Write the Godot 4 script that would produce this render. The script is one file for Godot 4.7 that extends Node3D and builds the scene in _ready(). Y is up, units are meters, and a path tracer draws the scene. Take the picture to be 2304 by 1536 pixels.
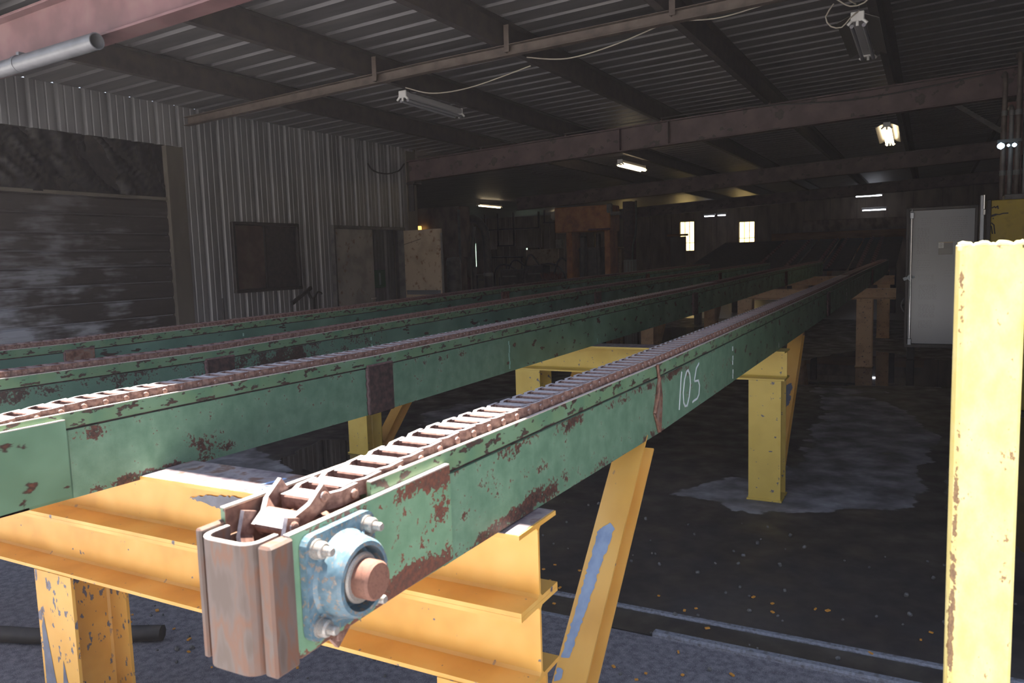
extends Node3D
# A steel shed with four long chain conveyors. Metres; x to the right, y up; lengths "l" run into the shed (z = -l).

var M := {}
var names := {}
var base := {}
var rng := RandomNumberGenerator.new()
const UP := Vector3(0, 1, 0)
const WALL := -7.6

func V(x: float, y: float, l: float) -> Vector3:
	return Vector3(x, y, -l)

func roof_y(x: float) -> float:
	return 3.44 + 0.042 * maxf(0.0, x + 7.6)

# ---------------------------------------------------------------- mesh builder
class MB:
	var v := PackedVector3Array()
	var n := PackedVector3Array()
	var t := PackedVector2Array()
	func tri(a: Vector3, b: Vector3, c: Vector3, ua := Vector2.ZERO, ub := Vector2.ZERO, uc := Vector2.ZERO) -> void:
		var nn := (b - a).cross(c - a)
		if nn.length_squared() < 1e-16:
			return
		nn = nn.normalized()
		v.append(a); v.append(c); v.append(b)
		n.append(nn); n.append(nn); n.append(nn)
		t.append(ua); t.append(uc); t.append(ub)
	func tri_n(a: Vector3, b: Vector3, c: Vector3, na: Vector3, nb: Vector3, nc: Vector3) -> void:
		v.append(a); v.append(c); v.append(b)
		n.append(na); n.append(nc); n.append(nb)
		t.append(Vector2.ZERO); t.append(Vector2.ZERO); t.append(Vector2.ZERO)
	func quad(a: Vector3, b: Vector3, c: Vector3, d: Vector3) -> void:
		tri(a, b, c); tri(a, c, d)
	func quad_uv(a: Vector3, b: Vector3, c: Vector3, d: Vector3, ua: Vector2, ub: Vector2, uc: Vector2, ud: Vector2) -> void:
		tri(a, b, c, ua, ub, uc); tri(a, c, d, ua, uc, ud)
	func box(c: Vector3, s: Vector3, ch := 0.0, bs := Basis()) -> void:
		var h := s * 0.5
		if ch <= 0.0:
			for ax in 3:
				for sg in [-1.0, 1.0]:
					var p := Vector3(); p[ax] = h[ax] * sg
					var a := Vector3(); a[(ax + 1) % 3] = h[(ax + 1) % 3]
					var b := Vector3(); b[(ax + 2) % 3] = h[(ax + 2) % 3] * sg
					quad(c + bs * (p - a - b), c + bs * (p + a - b), c + bs * (p + a + b), c + bs * (p - a + b))
			return
		var hc := Vector3(h.x - ch, h.y - ch, h.z - ch)
		for ax in 3:
			var i := (ax + 1) % 3
			var j := (ax + 2) % 3
			for sg in [-1.0, 1.0]:
				var p := Vector3(); p[ax] = h[ax] * sg
				var a := Vector3(); a[i] = hc[i]
				var b := Vector3(); b[j] = hc[j] * sg
				quad(c + bs * (p - a - b), c + bs * (p + a - b), c + bs * (p + a + b), c + bs * (p - a + b))
			for si in [-1.0, 1.0]:
				for sj in [-1.0, 1.0]:
					var e0 := Vector3(); e0[i] = h[i] * si; e0[j] = hc[j] * sj
					var e1 := Vector3(); e1[i] = hc[i] * si; e1[j] = h[j] * sj
					var q := Vector3(); q[ax] = hc[ax]
					if si * sj > 0:
						quad(c + bs * (e0 - q), c + bs * (e1 - q), c + bs * (e1 + q), c + bs * (e0 + q))
					else:
						quad(c + bs * (e1 - q), c + bs * (e0 - q), c + bs * (e0 + q), c + bs * (e1 + q))
		for sx in [-1.0, 1.0]:
			for sy in [-1.0, 1.0]:
				for sz in [-1.0, 1.0]:
					var a := Vector3(h.x * sx, hc.y * sy, hc.z * sz)
					var b := Vector3(hc.x * sx, h.y * sy, hc.z * sz)
					var d := Vector3(hc.x * sx, hc.y * sy, h.z * sz)
					if sx * sy * sz > 0: tri(c + bs * a, c + bs * b, c + bs * d)
					else: tri(c + bs * a, c + bs * d, c + bs * b)
	func bar(a: Vector3, b: Vector3, w: float, h: float, up := Vector3(0, 1, 0), ch := 0.0) -> void:
		var d := (b - a).normalized()
		var r := up.cross(d).normalized()
		var u := d.cross(r)
		box((a + b) * 0.5, Vector3(w, h, (b - a).length()), ch, Basis(r, u, d))
	func ext(pf: PackedVector2Array, a: Vector3, b: Vector3, up: Vector3, caps := true) -> void:
		var d := (b - a).normalized()
		var r := up.cross(d).normalized()
		var u := d.cross(r)
		var k := pf.size()
		for i in k:
			var p := r * pf[i].x + u * pf[i].y
			var q := r * pf[(i + 1) % k].x + u * pf[(i + 1) % k].y
			quad(a + p, a + q, b + q, b + p)
		if caps:
			var ix := Geometry2D.triangulate_polygon(pf)
			for i in range(0, ix.size(), 3):
				var p0 := r * pf[ix[i]].x + u * pf[ix[i]].y
				var p1 := r * pf[ix[i + 1]].x + u * pf[ix[i + 1]].y
				var p2 := r * pf[ix[i + 2]].x + u * pf[ix[i + 2]].y
				if (p1 - p0).cross(p2 - p0).dot(d) < 0:
					var s := p1; p1 = p2; p2 = s
				tri(b + p0, b + p1, b + p2)
				tri(a + p0, a + p2, a + p1)
	func lathe(pf: Array, c: Vector3, ax: Vector3, seg := 20) -> void: # pf: [radius, height along ax], outward on the right while climbing
		var d := ax.normalized()
		var r := (Vector3(0, 1, 0) if absf(d.y) < 0.9 else Vector3(1, 0, 0)).cross(d).normalized()
		var u := d.cross(r)
		for i in pf.size() - 1:
			var r0: float = pf[i][0]; var h0: float = pf[i][1]
			var r1: float = pf[i + 1][0]; var h1: float = pf[i + 1][1]
			var sl := Vector2(h1 - h0, r0 - r1).normalized()
			for s in seg:
				var a0 := TAU * s / seg
				var a1 := TAU * (s + 1) / seg
				var e0 := r * cos(a0) + u * sin(a0)
				var e1 := r * cos(a1) + u * sin(a1)
				var n0 := e0 * sl.x + d * sl.y
				var n1 := e1 * sl.x + d * sl.y
				if r0 > 1e-6:
					tri_n(c + e0 * r0 + d * h0, c + e1 * r0 + d * h0, c + e1 * r1 + d * h1, n0, n1, n1)
				if r1 > 1e-6:
					tri_n(c + e0 * r0 + d * h0, c + e1 * r1 + d * h1, c + e0 * r1 + d * h1, n0, n1, n0)
	func cyl(a: Vector3, b: Vector3, rad: float, seg := 12) -> void:
		var h := (b - a).length()
		lathe([[0.0, 0.0], [rad, 0.0], [rad, h], [0.0, h]], a, b - a, seg)
	func tube(path: Array, rad: float, seg := 6) -> void:
		var k := path.size()
		var rings := []
		var ups := []
		var side := Vector3(0, 1, 0)
		for i in k:
			var d: Vector3 = (path[mini(i + 1, k - 1)] - path[maxi(i - 1, 0)]).normalized()
			if i == 0:
				side = d.cross(Vector3(0, 1, 0) if absf(d.y) < 0.9 else Vector3(1, 0, 0)).normalized()
			else:
				side = (side - d * side.dot(d)).normalized()
			var o := d.cross(side)
			var ring := []
			var nr := []
			for s in seg:
				var e := side * cos(TAU * s / seg) + o * sin(TAU * s / seg)
				ring.append(path[i] + e * rad); nr.append(e)
			rings.append(ring); ups.append(nr)
		for i in k - 1:
			for s in seg:
				var q := (s + 1) % seg
				tri_n(rings[i][s], rings[i][q], rings[i + 1][q], ups[i][s], ups[i][q], ups[i + 1][q])
				tri_n(rings[i][s], rings[i + 1][q], rings[i + 1][s], ups[i][s], ups[i + 1][q], ups[i + 1][s])
		for e in [0, k - 1]:
			for s in range(1, seg - 1):
				if e == 0: tri(rings[e][0], rings[e][s + 1], rings[e][s])
				else: tri(rings[e][0], rings[e][s], rings[e][s + 1])
	func mesh(off := Vector3.ZERO) -> ArrayMesh:
		var a := []
		a.resize(Mesh.ARRAY_MAX)
		if off != Vector3.ZERO:
			for i in v.size(): v[i] -= off
		a[Mesh.ARRAY_VERTEX] = v; a[Mesh.ARRAY_NORMAL] = n; a[Mesh.ARRAY_TEX_UV] = t
		var m := ArrayMesh.new()
		m.add_surface_from_arrays(Mesh.PRIMITIVE_TRIANGLES, a)
		return m

func ipro(b: float, h: float, tf: float, tw: float, lie := false) -> PackedVector2Array: # web upright; lie = turned a quarter
	var x := b / 2; var y := h / 2; var w := tw / 2; var f := minf(0.007, (y - tf) * 0.3)
	var p := [[-x, -y], [x, -y], [x, -y + tf], [w + f, -y + tf], [w, -y + tf + f], [w, y - tf - f], [w + f, y - tf], [x, y - tf], [x, y], [-x, y], [-x, y - tf], [-w - f, y - tf], [-w, y - tf - f], [-w, -y + tf + f], [-w - f, -y + tf], [-x, -y + tf]]
	var o := PackedVector2Array()
	for q in p: o.append(Vector2(-q[1], q[0]) if lie else Vector2(q[0], q[1]))
	return o

func shift(p: PackedVector2Array, d: Vector2) -> PackedVector2Array:
	var o := PackedVector2Array()
	for q in p: o.append(q + d)
	return o

# ---------------------------------------------------------------- objects
func numbered(called: String) -> String:
	var k: int = names.get(called, 0)
	names[called] = k + 1
	return called if k == 0 else "%s_%03d" % [called, k]

func tag(o: Node, label := "", category := "", group := "", kind := "") -> Node:
	if label: o.set_meta("label", label)
	if category: o.set_meta("category", category)
	if group: o.set_meta("group", group)
	if kind: o.set_meta("kind", kind)
	elif category: o.set_meta("kind", "thing")
	return o

func thing(called: String, at: Vector3, label := "", category := "", group := "", kind := "") -> Node3D:
	var o := Node3D.new()
	o.name = numbered(called)
	o.position = at
	base[o] = at
	add_child(o)
	tag(o, label, category, group, kind)
	return o

func part(called: String, mb: MB, mat: Material, parent: Node, label := "", kind := "") -> MeshInstance3D:
	var o := MeshInstance3D.new()
	o.name = called
	o.mesh = mb.mesh(base[parent])
	o.mesh.surface_set_material(0, mat)
	base[o] = base[parent]
	parent.add_child(o, true)
	if label: o.set_meta("label", label)
	if kind: o.set_meta("kind", kind)
	return o

func lone(called: String, mb: MB, mat: Material, label := "", category := "", group := "", kind := "") -> MeshInstance3D:
	var o := MeshInstance3D.new()
	o.name = numbered(called)
	var c := Vector3.ZERO
	var lo := mb.v[0]; var hi := mb.v[0]
	for p in mb.v: lo = lo.min(p); hi = hi.max(p)
	c = Vector3((lo.x + hi.x) / 2, lo.y, (lo.z + hi.z) / 2)
	o.mesh = mb.mesh(c)
	o.mesh.surface_set_material(0, mat)
	o.position = c
	base[o] = c
	add_child(o)
	tag(o, label, category, group, kind)
	return o

# ---------------------------------------------------------------- materials
func noise(seed_: int, freq: float, oct := 4, kind := FastNoiseLite.TYPE_SIMPLEX_SMOOTH) -> FastNoiseLite:
	var f := FastNoiseLite.new()
	f.seed = seed_; f.frequency = freq; f.noise_type = kind
	f.fractal_type = FastNoiseLite.FRACTAL_FBM; f.fractal_octaves = oct
	f.fractal_gain = 0.55
	return f

func ramp(stops: Array) -> Gradient: # [offset, color]
	var g := Gradient.new()
	var o := PackedFloat32Array(); var c := PackedColorArray()
	for s in stops: o.append(s[0]); c.append(s[1])
	g.offsets = o; g.colors = c
	return g

func ntex(seed_: int, freq: float, stops: Array, size := 512, oct := 4) -> NoiseTexture2D:
	var t := NoiseTexture2D.new()
	t.width = size; t.height = size; t.seamless = true; t.seamless_blend_skirt = 0.15
	t.normalize = true
	t.noise = noise(seed_, freq, oct)
	t.color_ramp = ramp(stops)
	t.generate_mipmaps = false
	return t

func C(h: String, a := 1.0) -> Color:
	var c := Color.html(h); c.a = a
	return c

func tri_map(m: StandardMaterial3D, s: Vector3, world := true) -> void:
	m.uv1_triplanar = true; m.uv1_world_triplanar = world; m.uv1_scale = s; m.uv1_triplanar_sharpness = 8.0

func plain(c: Color, rough := 0.6, metal := 0.0) -> StandardMaterial3D:
	var m := StandardMaterial3D.new()
	m.albedo_color = c; m.roughness = rough; m.metallic = metal
	return m

func mottled(seed_: int, cols: Array, rough: float, tile := 1.0, freq := 0.012, aniso := Vector3.ONE, metal := 0.0) -> StandardMaterial3D:
	var st := []
	for i in cols.size(): st.append([0.2 + 0.6 * i / maxf(1, cols.size() - 1), cols[i]])
	var m := plain(Color.WHITE, rough, metal)
	m.albedo_texture = ntex(seed_, freq, st)
	tri_map(m, aniso / tile)
	return m

func worn(m: StandardMaterial3D, seed_: int, thr: float, wear: Array, tile := 0.7, freq := 0.02, aniso := Vector3.ONE, soft := 0.03) -> StandardMaterial3D:
	m.detail_enabled = true
	m.detail_blend_mode = BaseMaterial3D.BLEND_MODE_MIX
	m.detail_uv_layer = BaseMaterial3D.DETAIL_UV_2
	var e: Color = wear[0]
	var st := [[0.0, Color(e.r, e.g, e.b, 0.0)], [thr, Color(e.r, e.g, e.b, 0.0)], [thr + soft, e]]
	for i in range(1, wear.size()): st.append([thr + soft + (0.98 - thr - soft) * i / wear.size(), wear[i]])
	m.detail_albedo = ntex(seed_, freq, st, 512, 5)
	m.uv2_triplanar = true; m.uv2_world_triplanar = true; m.uv2_scale = aniso / tile; m.uv2_triplanar_sharpness = 8.0
	return m

func face_tex(w: int, h: int, len_: float, ht: float, seed_: int, paint: Array, rust: Array, feats: Array, edge: Array, thr := 0.62, streak := 0.08) -> ImageTexture:
	# a painted steel face: two paint tones, flaked to rust where noise + the listed wear (edges and blots, in metres) passes thr
	var px := float(w) / len_
	var big := noise(seed_, 1.0 / (0.09 * px), 4).get_image(w, h, false, false, true).get_data()
	var small := noise(seed_ + 1, 1.0 / (0.016 * px), 4).get_image(w, h, false, false, true).get_data()
	var fn := noise(seed_ + 2, 1.0 / (0.006 * px), 3)
	var fine := fn.get_image(w, h, false, false, true).get_data()
	var col := noise(seed_ + 3, 1.0 / (0.02 * px), 3).get_image(w, 1, false, false, true).get_data()
	var add := PackedFloat32Array(); add.resize(w * h)
	for f in feats: # [u, v, ru, rv, strength]
		var ru: float = f[2] * px; var rv: float = f[3] * px
		var cu: float = f[0] * px; var cv: float = f[1] * px
		for y in range(maxi(0, int(cv - rv)), mini(h, int(cv + rv) + 1)):
			for x in range(maxi(0, int(cu - ru)), mini(w, int(cu + ru) + 1)):
				var d := Vector2((x - cu) / ru, (y - cv) / rv).length()
				if d < 1.0: add[y * w + x] += f[4] * (1.0 - d * d)
	var out := PackedByteArray(); out.resize(w * h * 3)
	var p0: Color = paint[0]; var p1: Color = paint[1]
	var r0: Color = rust[0]; var r1: Color = rust[1]
	for y in h:
		var v := y / px
		var et: float = edge[0] * exp(-v / edge[1]) + edge[2] * exp(-(ht - v) / edge[3])
		for x in w:
			var i := y * w + x
			var m := big[i] / 255.0 * 0.45 + small[i] / 255.0 * 0.4 + fine[i] / 255.0 * 0.15 + et + add[i]
			var k := clampf((m - thr) / 0.035, 0.0, 1.0)
			var s := clampf(big[i] / 255.0 + (fine[i] / 255.0 - 0.5) * 0.25 - streak * (col[x] / 255.0) * 2.0 + streak, 0.0, 1.0)
			var c := p0.lerp(p1, s)
			if k > 0.0: c = c.lerp(r0.lerp(r1, clampf(small[i] / 255.0 * 1.6 - 0.4 + (fine[i] / 255.0 - 0.5) * 0.6, 0.0, 1.0)), k)
			out[i * 3] = int(c.r * 255.0); out[i * 3 + 1] = int(c.g * 255.0); out[i * 3 + 2] = int(c.b * 255.0)
	return ImageTexture.create_from_image(Image.create_from_data(w, h, false, Image.FORMAT_RGB8, out))

func faced(tex: Texture2D, rough := 0.5) -> StandardMaterial3D:
	var m := plain(Color.WHITE, rough)
	m.albedo_texture = tex
	m.texture_repeat = false
	return m

func floor_material() -> StandardMaterial3D:
	# x -9..3, l 3.2..19.2 over 1200 x 1600 texels: dark, wet concrete with dry patches and standing water
	var w := 1200; var h := 1600
	var lo := Image.create_empty(150, 200, false, Image.FORMAT_RF)
	var wet := Image.create_empty(150, 200, false, Image.FORMAT_RF)
	var dry_poly := [
		[[-1.45, 5.0], [-1.21, 4.93], [-1.09, 4.86], [-0.87, 4.84], [-0.55, 4.97], [-0.28, 5.1], [-0.15, 5.15], [0.02, 5.7], [-0.04, 6.16], [0.12, 7.2], [-0.13, 8.3], [-0.5, 9.1], [-0.8, 9.2], [-1.0, 8.9], [-0.9, 7.6], [-0.95, 6.7], [-0.95, 5.9], [-1.2, 5.5]],
		[[-4.75, 6.7], [-4.65, 7.42], [-4.2, 8.1], [-3.2, 6.4], [-3.4, 5.95], [-3.95, 5.85]],
		[[-7.6, 3.2], [-3.6, 3.2], [-3.9, 4.2], [-5.4, 5.0], [-7.6, 5.6]],
		[[-1.2, 9.2], [-0.7, 9.3], [-0.3, 9.6], [-1.1, 9.7]],
	]
	var wet_poly := [
		[[-1.6, 9.75], [-1.7, 11.8], [-0.93, 13.6], [-0.2, 12.8], [0.9, 12.0], [0.8, 10.1], [-0.5, 9.95], [-0.94, 9.75]],
		[[-6.4, 11.0], [-5.6, 16.5], [-2.6, 17.5], [-2.2, 12.5], [-2.6, 10.6], [-4.6, 10.2]],
		[[-4.6, 4.2], [-4.9, 5.4], [-3.6, 5.5], [-3.0, 4.9], [-3.6, 4.2]],
		[[0.1, 5.4], [0.3, 8.5], [1.6, 8.5], [1.6, 5.0], [0.5, 4.6]],
	]
	for pair in [[lo, dry_poly], [wet, wet_poly]]:
		for poly in pair[1]:
			var pp := PackedVector2Array()
			for q in poly: pp.append(Vector2((q[0] + 9.0) / 12.0 * 150.0, (q[1] - 3.2) / 16.0 * 200.0))
			for y in 200:
				for x in 150:
					if Geometry2D.is_point_in_polygon(Vector2(x + 0.5, y + 0.5), pp): pair[0].set_pixel(x, y, Color(1, 0, 0))
		pair[0].resize(75, 100, Image.INTERPOLATE_BILINEAR)
		pair[0].resize(w, h, Image.INTERPOLATE_CUBIC)
	var a: PackedFloat32Array = lo.get_data().to_float32_array()
	var b: PackedFloat32Array = wet.get_data().to_float32_array()
	var big := noise(31, 0.006, 5).get_image(w, h, false, false, true).get_data()
	var mid := noise(32, 0.03, 5).get_image(w, h, false, false, true).get_data()
	var fine := noise(33, 0.2, 3).get_image(w, h, false, false, true).get_data()
	var out := PackedByteArray(); out.resize(w * h * 3)
	var rg := PackedByteArray(); rg.resize(w * h)
	var damp := C("2f2c2e"); var damp2 := C("474240"); var dry := C("84838a"); var dry2 := C("a09fa6"); var black := C("1f1e20")
	for i in w * h:
		var m := mid[i] / 255.0; var g := big[i] / 255.0; var f := fine[i] / 255.0
		var kd := clampf((a[i] + (m - 0.5) * 0.9 + (g - 0.5) * 0.5 - 0.52) / 0.08, 0.0, 1.0)
		var kw := clampf((b[i] + (m - 0.5) * 0.5 - 0.5) / 0.12, 0.0, 1.0) * (1.0 - kd)
		var c := damp.lerp(damp2, clampf(g * 1.3 - 0.25 + (f - 0.5) * 0.35, 0.0, 1.0))
		c = c.lerp(dry.lerp(dry2, clampf(m + (f - 0.5) * 0.5, 0.0, 1.0)), kd * clampf(0.55 + 0.8 * (m - 0.3), 0.3, 1.0))
		c = c.lerp(black, kw * 0.8)
		out[i * 3] = int(c.r * 255.0); out[i * 3 + 1] = int(c.g * 255.0); out[i * 3 + 2] = int(c.b * 255.0)
		rg[i] = int(255.0 * lerpf(lerpf(0.62 + (m - 0.5) * 0.5, 0.85, kd), 0.02, kw))
	var mt := plain(Color.WHITE, 1.0)
	mt.albedo_texture = ImageTexture.create_from_image(Image.create_from_data(w, h, false, Image.FORMAT_RGB8, out))
	mt.roughness_texture = ImageTexture.create_from_image(Image.create_from_data(w, h, false, Image.FORMAT_L8, rg))
	mt.texture_repeat = false
	return mt

func board_tex() -> ImageTexture: # a whiteboard full of small columns of handwriting, a paper card with a dark print on it
	var w := 360; var h := 800
	var im := Image.create_empty(w, h, false, Image.FORMAT_RGB8)
	im.fill(C("70757f"))
	var r := RandomNumberGenerator.new(); r.seed = 5
	# [x0, x1, y0, y1, rows, darkness]
	for blk in [[40, 110, 100, 260, 16, 0.42], [170, 320, 40, 120, 7, 0.3], [190, 300, 120, 190, 6, 0.35], [40, 120, 290, 360, 5, 0.3], [50, 140, 380, 420, 4, 0.3], [55, 160, 440, 530, 11, 0.4], [55, 150, 560, 640, 9, 0.42], [55, 140, 655, 705, 6, 0.33], [60, 120, 40, 90, 4, 0.25], [200, 280, 350, 400, 3, 0.25]]:
		for k in blk[4]:
			var y: float = lerpf(blk[2], blk[3], (k + 0.5) / blk[4])
			var x: float = blk[0] + r.randf() * 6
			while x < blk[1] - 4:
				var wl := r.randi_range(4, 16)
				for q in wl:
					var yy := int(y + sin(x * 1.7 + k) * 1.4 + r.randf_range(-1.2, 1.2))
					for d in 2:
						var cc: Color = im.get_pixel(int(x), clampi(yy + d, 0, h - 1))
						im.set_pixel(int(x), clampi(yy + d, 0, h - 1), cc.lerp(C("1d2230"), blk[5] * r.randf_range(0.5, 1.2)))
					x += 1
					if x >= blk[1]: break
				x += r.randi_range(3, 7)
	for ln in [[170, 40, 170, 210], [190, 120, 300, 120], [50, 440, 50, 720], [140, 380, 140, 430]]:
		for k in 80:
			var x := int(lerpf(ln[0], ln[2], k / 80.0)); var y := int(lerpf(ln[1], ln[3], k / 80.0))
			im.fill_rect(Rect2i(x, y, 2, 2), C("6e727a"))
	im.fill_rect(Rect2i(163, 190, 80, 75), C("45464a"))
	im.fill_rect(Rect2i(163, 190, 80, 6), C("7c6a55"))
	im.fill_rect(Rect2i(163, 193, 29, 33), C("b9bbb9"))
	for q in 24:
		var an := TAU * q / 24.0
		im.fill_rect(Rect2i(int(177 + cos(an) * 9), int(209 + sin(an) * 11), 2, 2), C("4c4c52"))
	im.fill_rect(Rect2i(176, 203, 3, 13), C("4c4c52"))
	for q in 7: im.fill_rect(Rect2i(168, 232 + q * 4, 70, 1), C("6d6e70"))
	return ImageTexture.create_from_image(im)

func slat_tex(seed_: int, top: Color, pale: Color, pale_side: float) -> ImageTexture: # one roll-up door slat: sooty, rubbed clean towards one side
	var w := 512; var h := 64
	var big := noise(seed_, 0.006, 5).get_image(w, h, false, false, true).get_data()
	var f := noise(seed_ + 40, 0.012, 4)
	f.domain_warp_enabled = false
	var st := f.get_image(w * 1, h * 6, false, false, true)
	st.resize(w, h, Image.INTERPOLATE_BILINEAR)
	var fine := st.get_data()
	var out := PackedByteArray(); out.resize(w * h * 3)
	for y in h:
		for x in w:
			var i := y * w + x
			var k := clampf((big[i] / 255.0 * 0.8 + fine[i] / 255.0 * 0.5 - 0.72 + pale_side * (1.05 - 1.3 * x / w)) * 2.4, 0.0, 1.0)
			var c := top.lerp(pale, k).darkened(0.12 * (fine[i] / 255.0))
			out[i * 3] = int(c.r * 255.0); out[i * 3 + 1] = int(c.g * 255.0); out[i * 3 + 2] = int(c.b * 255.0)
	return ImageTexture.create_from_image(Image.create_from_data(w, h, false, Image.FORMAT_RGB8, out))

func make_materials() -> void:
	var rust := [C("2b1d1c"), C("4a2c24"), C("6b4030"), C("3a2a2a")]
	M.green = worn(mottled(1, [C("56775f"), C("62846b"), C("6e9078")], 0.45, 1.6, 0.008), 2, 0.74, rust, 0.9, 0.02, Vector3(1, 1, 0.5))
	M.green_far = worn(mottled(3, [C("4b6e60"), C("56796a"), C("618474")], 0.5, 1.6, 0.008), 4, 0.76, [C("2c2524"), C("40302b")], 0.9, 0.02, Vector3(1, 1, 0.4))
	M.rail_green = worn(mottled(5, [C("5a7d62"), C("6a8766"), C("6d8c70")], 0.45, 0.9, 0.01), 6, 0.63, [C("33302f"), C("553a30"), C("3b3a3c"), C("6a4636")], 0.35, 0.02, Vector3(1, 1, 0.45))
	M.rust = mottled(7, [C("4e332b"), C("6d4a3d"), C("83604f"), C("7a675f")], 0.75, 0.5, 0.015)
	M.rust_dark = mottled(8, [C("2e2322"), C("433130"), C("54403b")], 0.7, 0.4, 0.02)
	M.rust_stripe = mottled(9, [C("54453f"), C("5e4f4a"), C("6a4838"), C("5f524d"), C("564740")], 0.6, 0.3, 0.008, Vector3(1, 0.3, 1))
	M.bare = mottled(10, [C("b0a49c"), C("cbbfb6"), C("bdb0a8")], 0.5, 0.3, 0.02)
	M.link = mottled(11, [C("5d4038"), C("77584e"), C("86685d")], 0.6, 0.2, 0.02)
	M.link_top = mottled(65, [C("a39a9c"), C("b8b0b1"), C("c4bcbc")], 0.42, 0.15, 0.02, Vector3.ONE, 0.1)
	M.link_far = mottled(12, [C("5c4544"), C("745a58")], 0.6, 0.3, 0.02)
	var chip := [C("5d5a62"), C("6d7080"), C("5a4a48")]
	M.yellow = worn(mottled(13, [C("cc9744"), C("d9a44f"), C("deae5c")], 0.42, 1.3, 0.008), 14, 0.86, chip, 0.6, 0.014)
	M.yellow_pale = worn(mottled(15, [C("c8aa4c"), C("d2b658"), C("caae52")], 0.45, 1.5, 0.008), 16, 0.82, chip, 0.7, 0.02)
	M.yellow_chip = worn(mottled(17, [C("cc9744"), C("d9a44f"), C("dcab58")], 0.42, 1.3, 0.008), 18, 0.72, chip, 0.32, 0.012, Vector3(1, 0.5, 1))
	M.orange = worn(mottled(19, [C("a38059"), C("b48f66"), C("b39168")], 0.5, 1.2, 0.01), 20, 0.78, [C("4b3a30"), C("5d4a3c")], 0.6, 0.02)
	M.flange_bare = mottled(21, [C("71636a"), C("8d8082"), C("9b8e90"), C("7a5a50")], 0.5, 0.6, 0.012)
	M.primer = mottled(22, [C("7486a4"), C("8496b2"), C("8fa0b8")], 0.5, 0.4, 0.012)
	M.primer_dark = mottled(23, [C("5a5f6e"), C("6a7080")], 0.5, 0.4, 0.012)
	M.wall = mottled(24, [C("747376"), C("858487"), C("8e8c8d")], 0.42, 2.2, 0.006, Vector3(1, 0.25, 1), 0.25)
	M.wall_dark = mottled(25, [C("5d5850"), C("6d675d")], 0.6, 2.0, 0.006, Vector3(1, 0.25, 1))
	M.roof = mottled(26, [C("5c5a5c"), C("676567"), C("6e6b6b")], 0.5, 1.4, 0.008, Vector3(0.2, 1, 1), 0.2)
	M.purlin = mottled(27, [C("3f3b3c"), C("474242"), C("4d4743")], 0.6, 1.2, 0.01)
	M.red_oxide = worn(mottled(28, [C("4c3c3d"), C("574546"), C("5f4d4b")], 0.6, 1.6, 0.008), 29, 0.70, [C("3a3130"), C("443a38")], 1.6, 0.01)
	M.pink = mottled(30, [C("674c4d"), C("725456"), C("775c5c")], 0.5, 1.5, 0.008)
	M.brown = mottled(34, [C("463d39"), C("534842"), C("5a5049")], 0.6, 0.9, 0.01)
	M.concrete_edge = mottled(35, [C("6a6b73"), C("7e818c"), C("5c5b60")], 0.7, 0.4, 0.02)
	M.wet_floor = mottled(36, [C("232224"), C("302d2d"), C("3c3836")], 0.3, 5.0, 0.01)
	M.yard = worn(mottled(37, [C("54525a"), C("66646b"), C("77747a")], 0.85, 0.7, 0.03), 38, 0.7, [C("8a888e"), C("a5a2a2")], 0.09, 0.03)
	M.apron = mottled(39, [C("9a9a9c"), C("a8a8aa"), C("b3b2b2")], 0.9, 6.0, 0.01)
	M.tarp = mottled(41, [C("101114"), C("18181b"), C("26241f"), C("161618")], 0.5, 0.9, 0.012, Vector3(1, 0.6, 1))
	M.glass_dark = mottled(64, [C("262322"), C("2e2a28"), C("352f2c")], 0.3, 0.8, 0.02)
	M.brown_board = mottled(42, [C("40312b"), C("4c3a32"), C("524538")], 0.4, 1.2, 0.008)
	M.frame_dark = mottled(43, [C("221f1d"), C("2c2825")], 0.5, 0.5, 0.02)
	M.door = worn(mottled(44, [C("918c87"), C("a49e97"), C("aba49c")], 0.5, 1.6, 0.006), 45, 0.70, [C("8a7766"), C("75604f")], 1.0, 0.01, Vector3.ONE, 0.2)
	M.door_tan = worn(mottled(46, [C("a4937f"), C("b2a18c"), C("b5a38e")], 0.5, 1.6, 0.006), 47, 0.66, [C("8a6f58"), C("715542")], 1.0, 0.012, Vector3.ONE, 0.2)
	M.green_box = plain(C("1c6a3a"), 0.5)
	M.white = plain(C("d4d2d0"), 0.5)
	M.white_dull = plain(C("a8a6a8"), 0.5)
	M.tube_off = plain(C("8d8c92"), 0.25)
	M.reflector = plain(C("6a6762"), 0.35, 0.4)
	M.pvc = mottled(48, [C("5d5e62"), C("6a6b6f")], 0.35, 0.8, 0.01)
	M.cable = plain(C("a79f92"), 0.5)
	M.cable_dark = plain(C("3d3a3a"), 0.6)
	M.bearing = worn(mottled(49, [C("48616f"), C("566f7d"), C("69808d")], 0.4, 0.3, 0.02), 50, 0.62, [C("7b7874"), C("7a6a5e"), C("8f8d8a")], 0.14, 0.02)
	M.bolt = mottled(51, [C("868480"), C("9d9a96"), C("948378")], 0.4, 0.08, 0.03, Vector3.ONE, 0.3)
	M.shaft = mottled(52, [C("68463b"), C("7a5446"), C("724d40")], 0.7, 0.12, 0.02)
	M.chalk = plain(C("d2d8dc"), 0.9)
	M.chalk_blue = plain(C("a9bfe6"), 0.9)
	M.chalk_green = plain(C("8fb8aa"), 0.9)
	M.board = faced(board_tex(), 0.2)
	M.alu = plain(C("8e9299"), 0.35, 0.6)
	M.chrome = plain(C("d8dade"), 0.15, 0.9)
	M.dark = mottled(53, [C("232323"), C("2e2c2c"), C("38342f")], 0.6, 0.8, 0.01)
	M.dark_red = mottled(54, [C("3a2524"), C("4c3130"), C("5a3d36")], 0.6, 0.8, 0.01)
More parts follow.
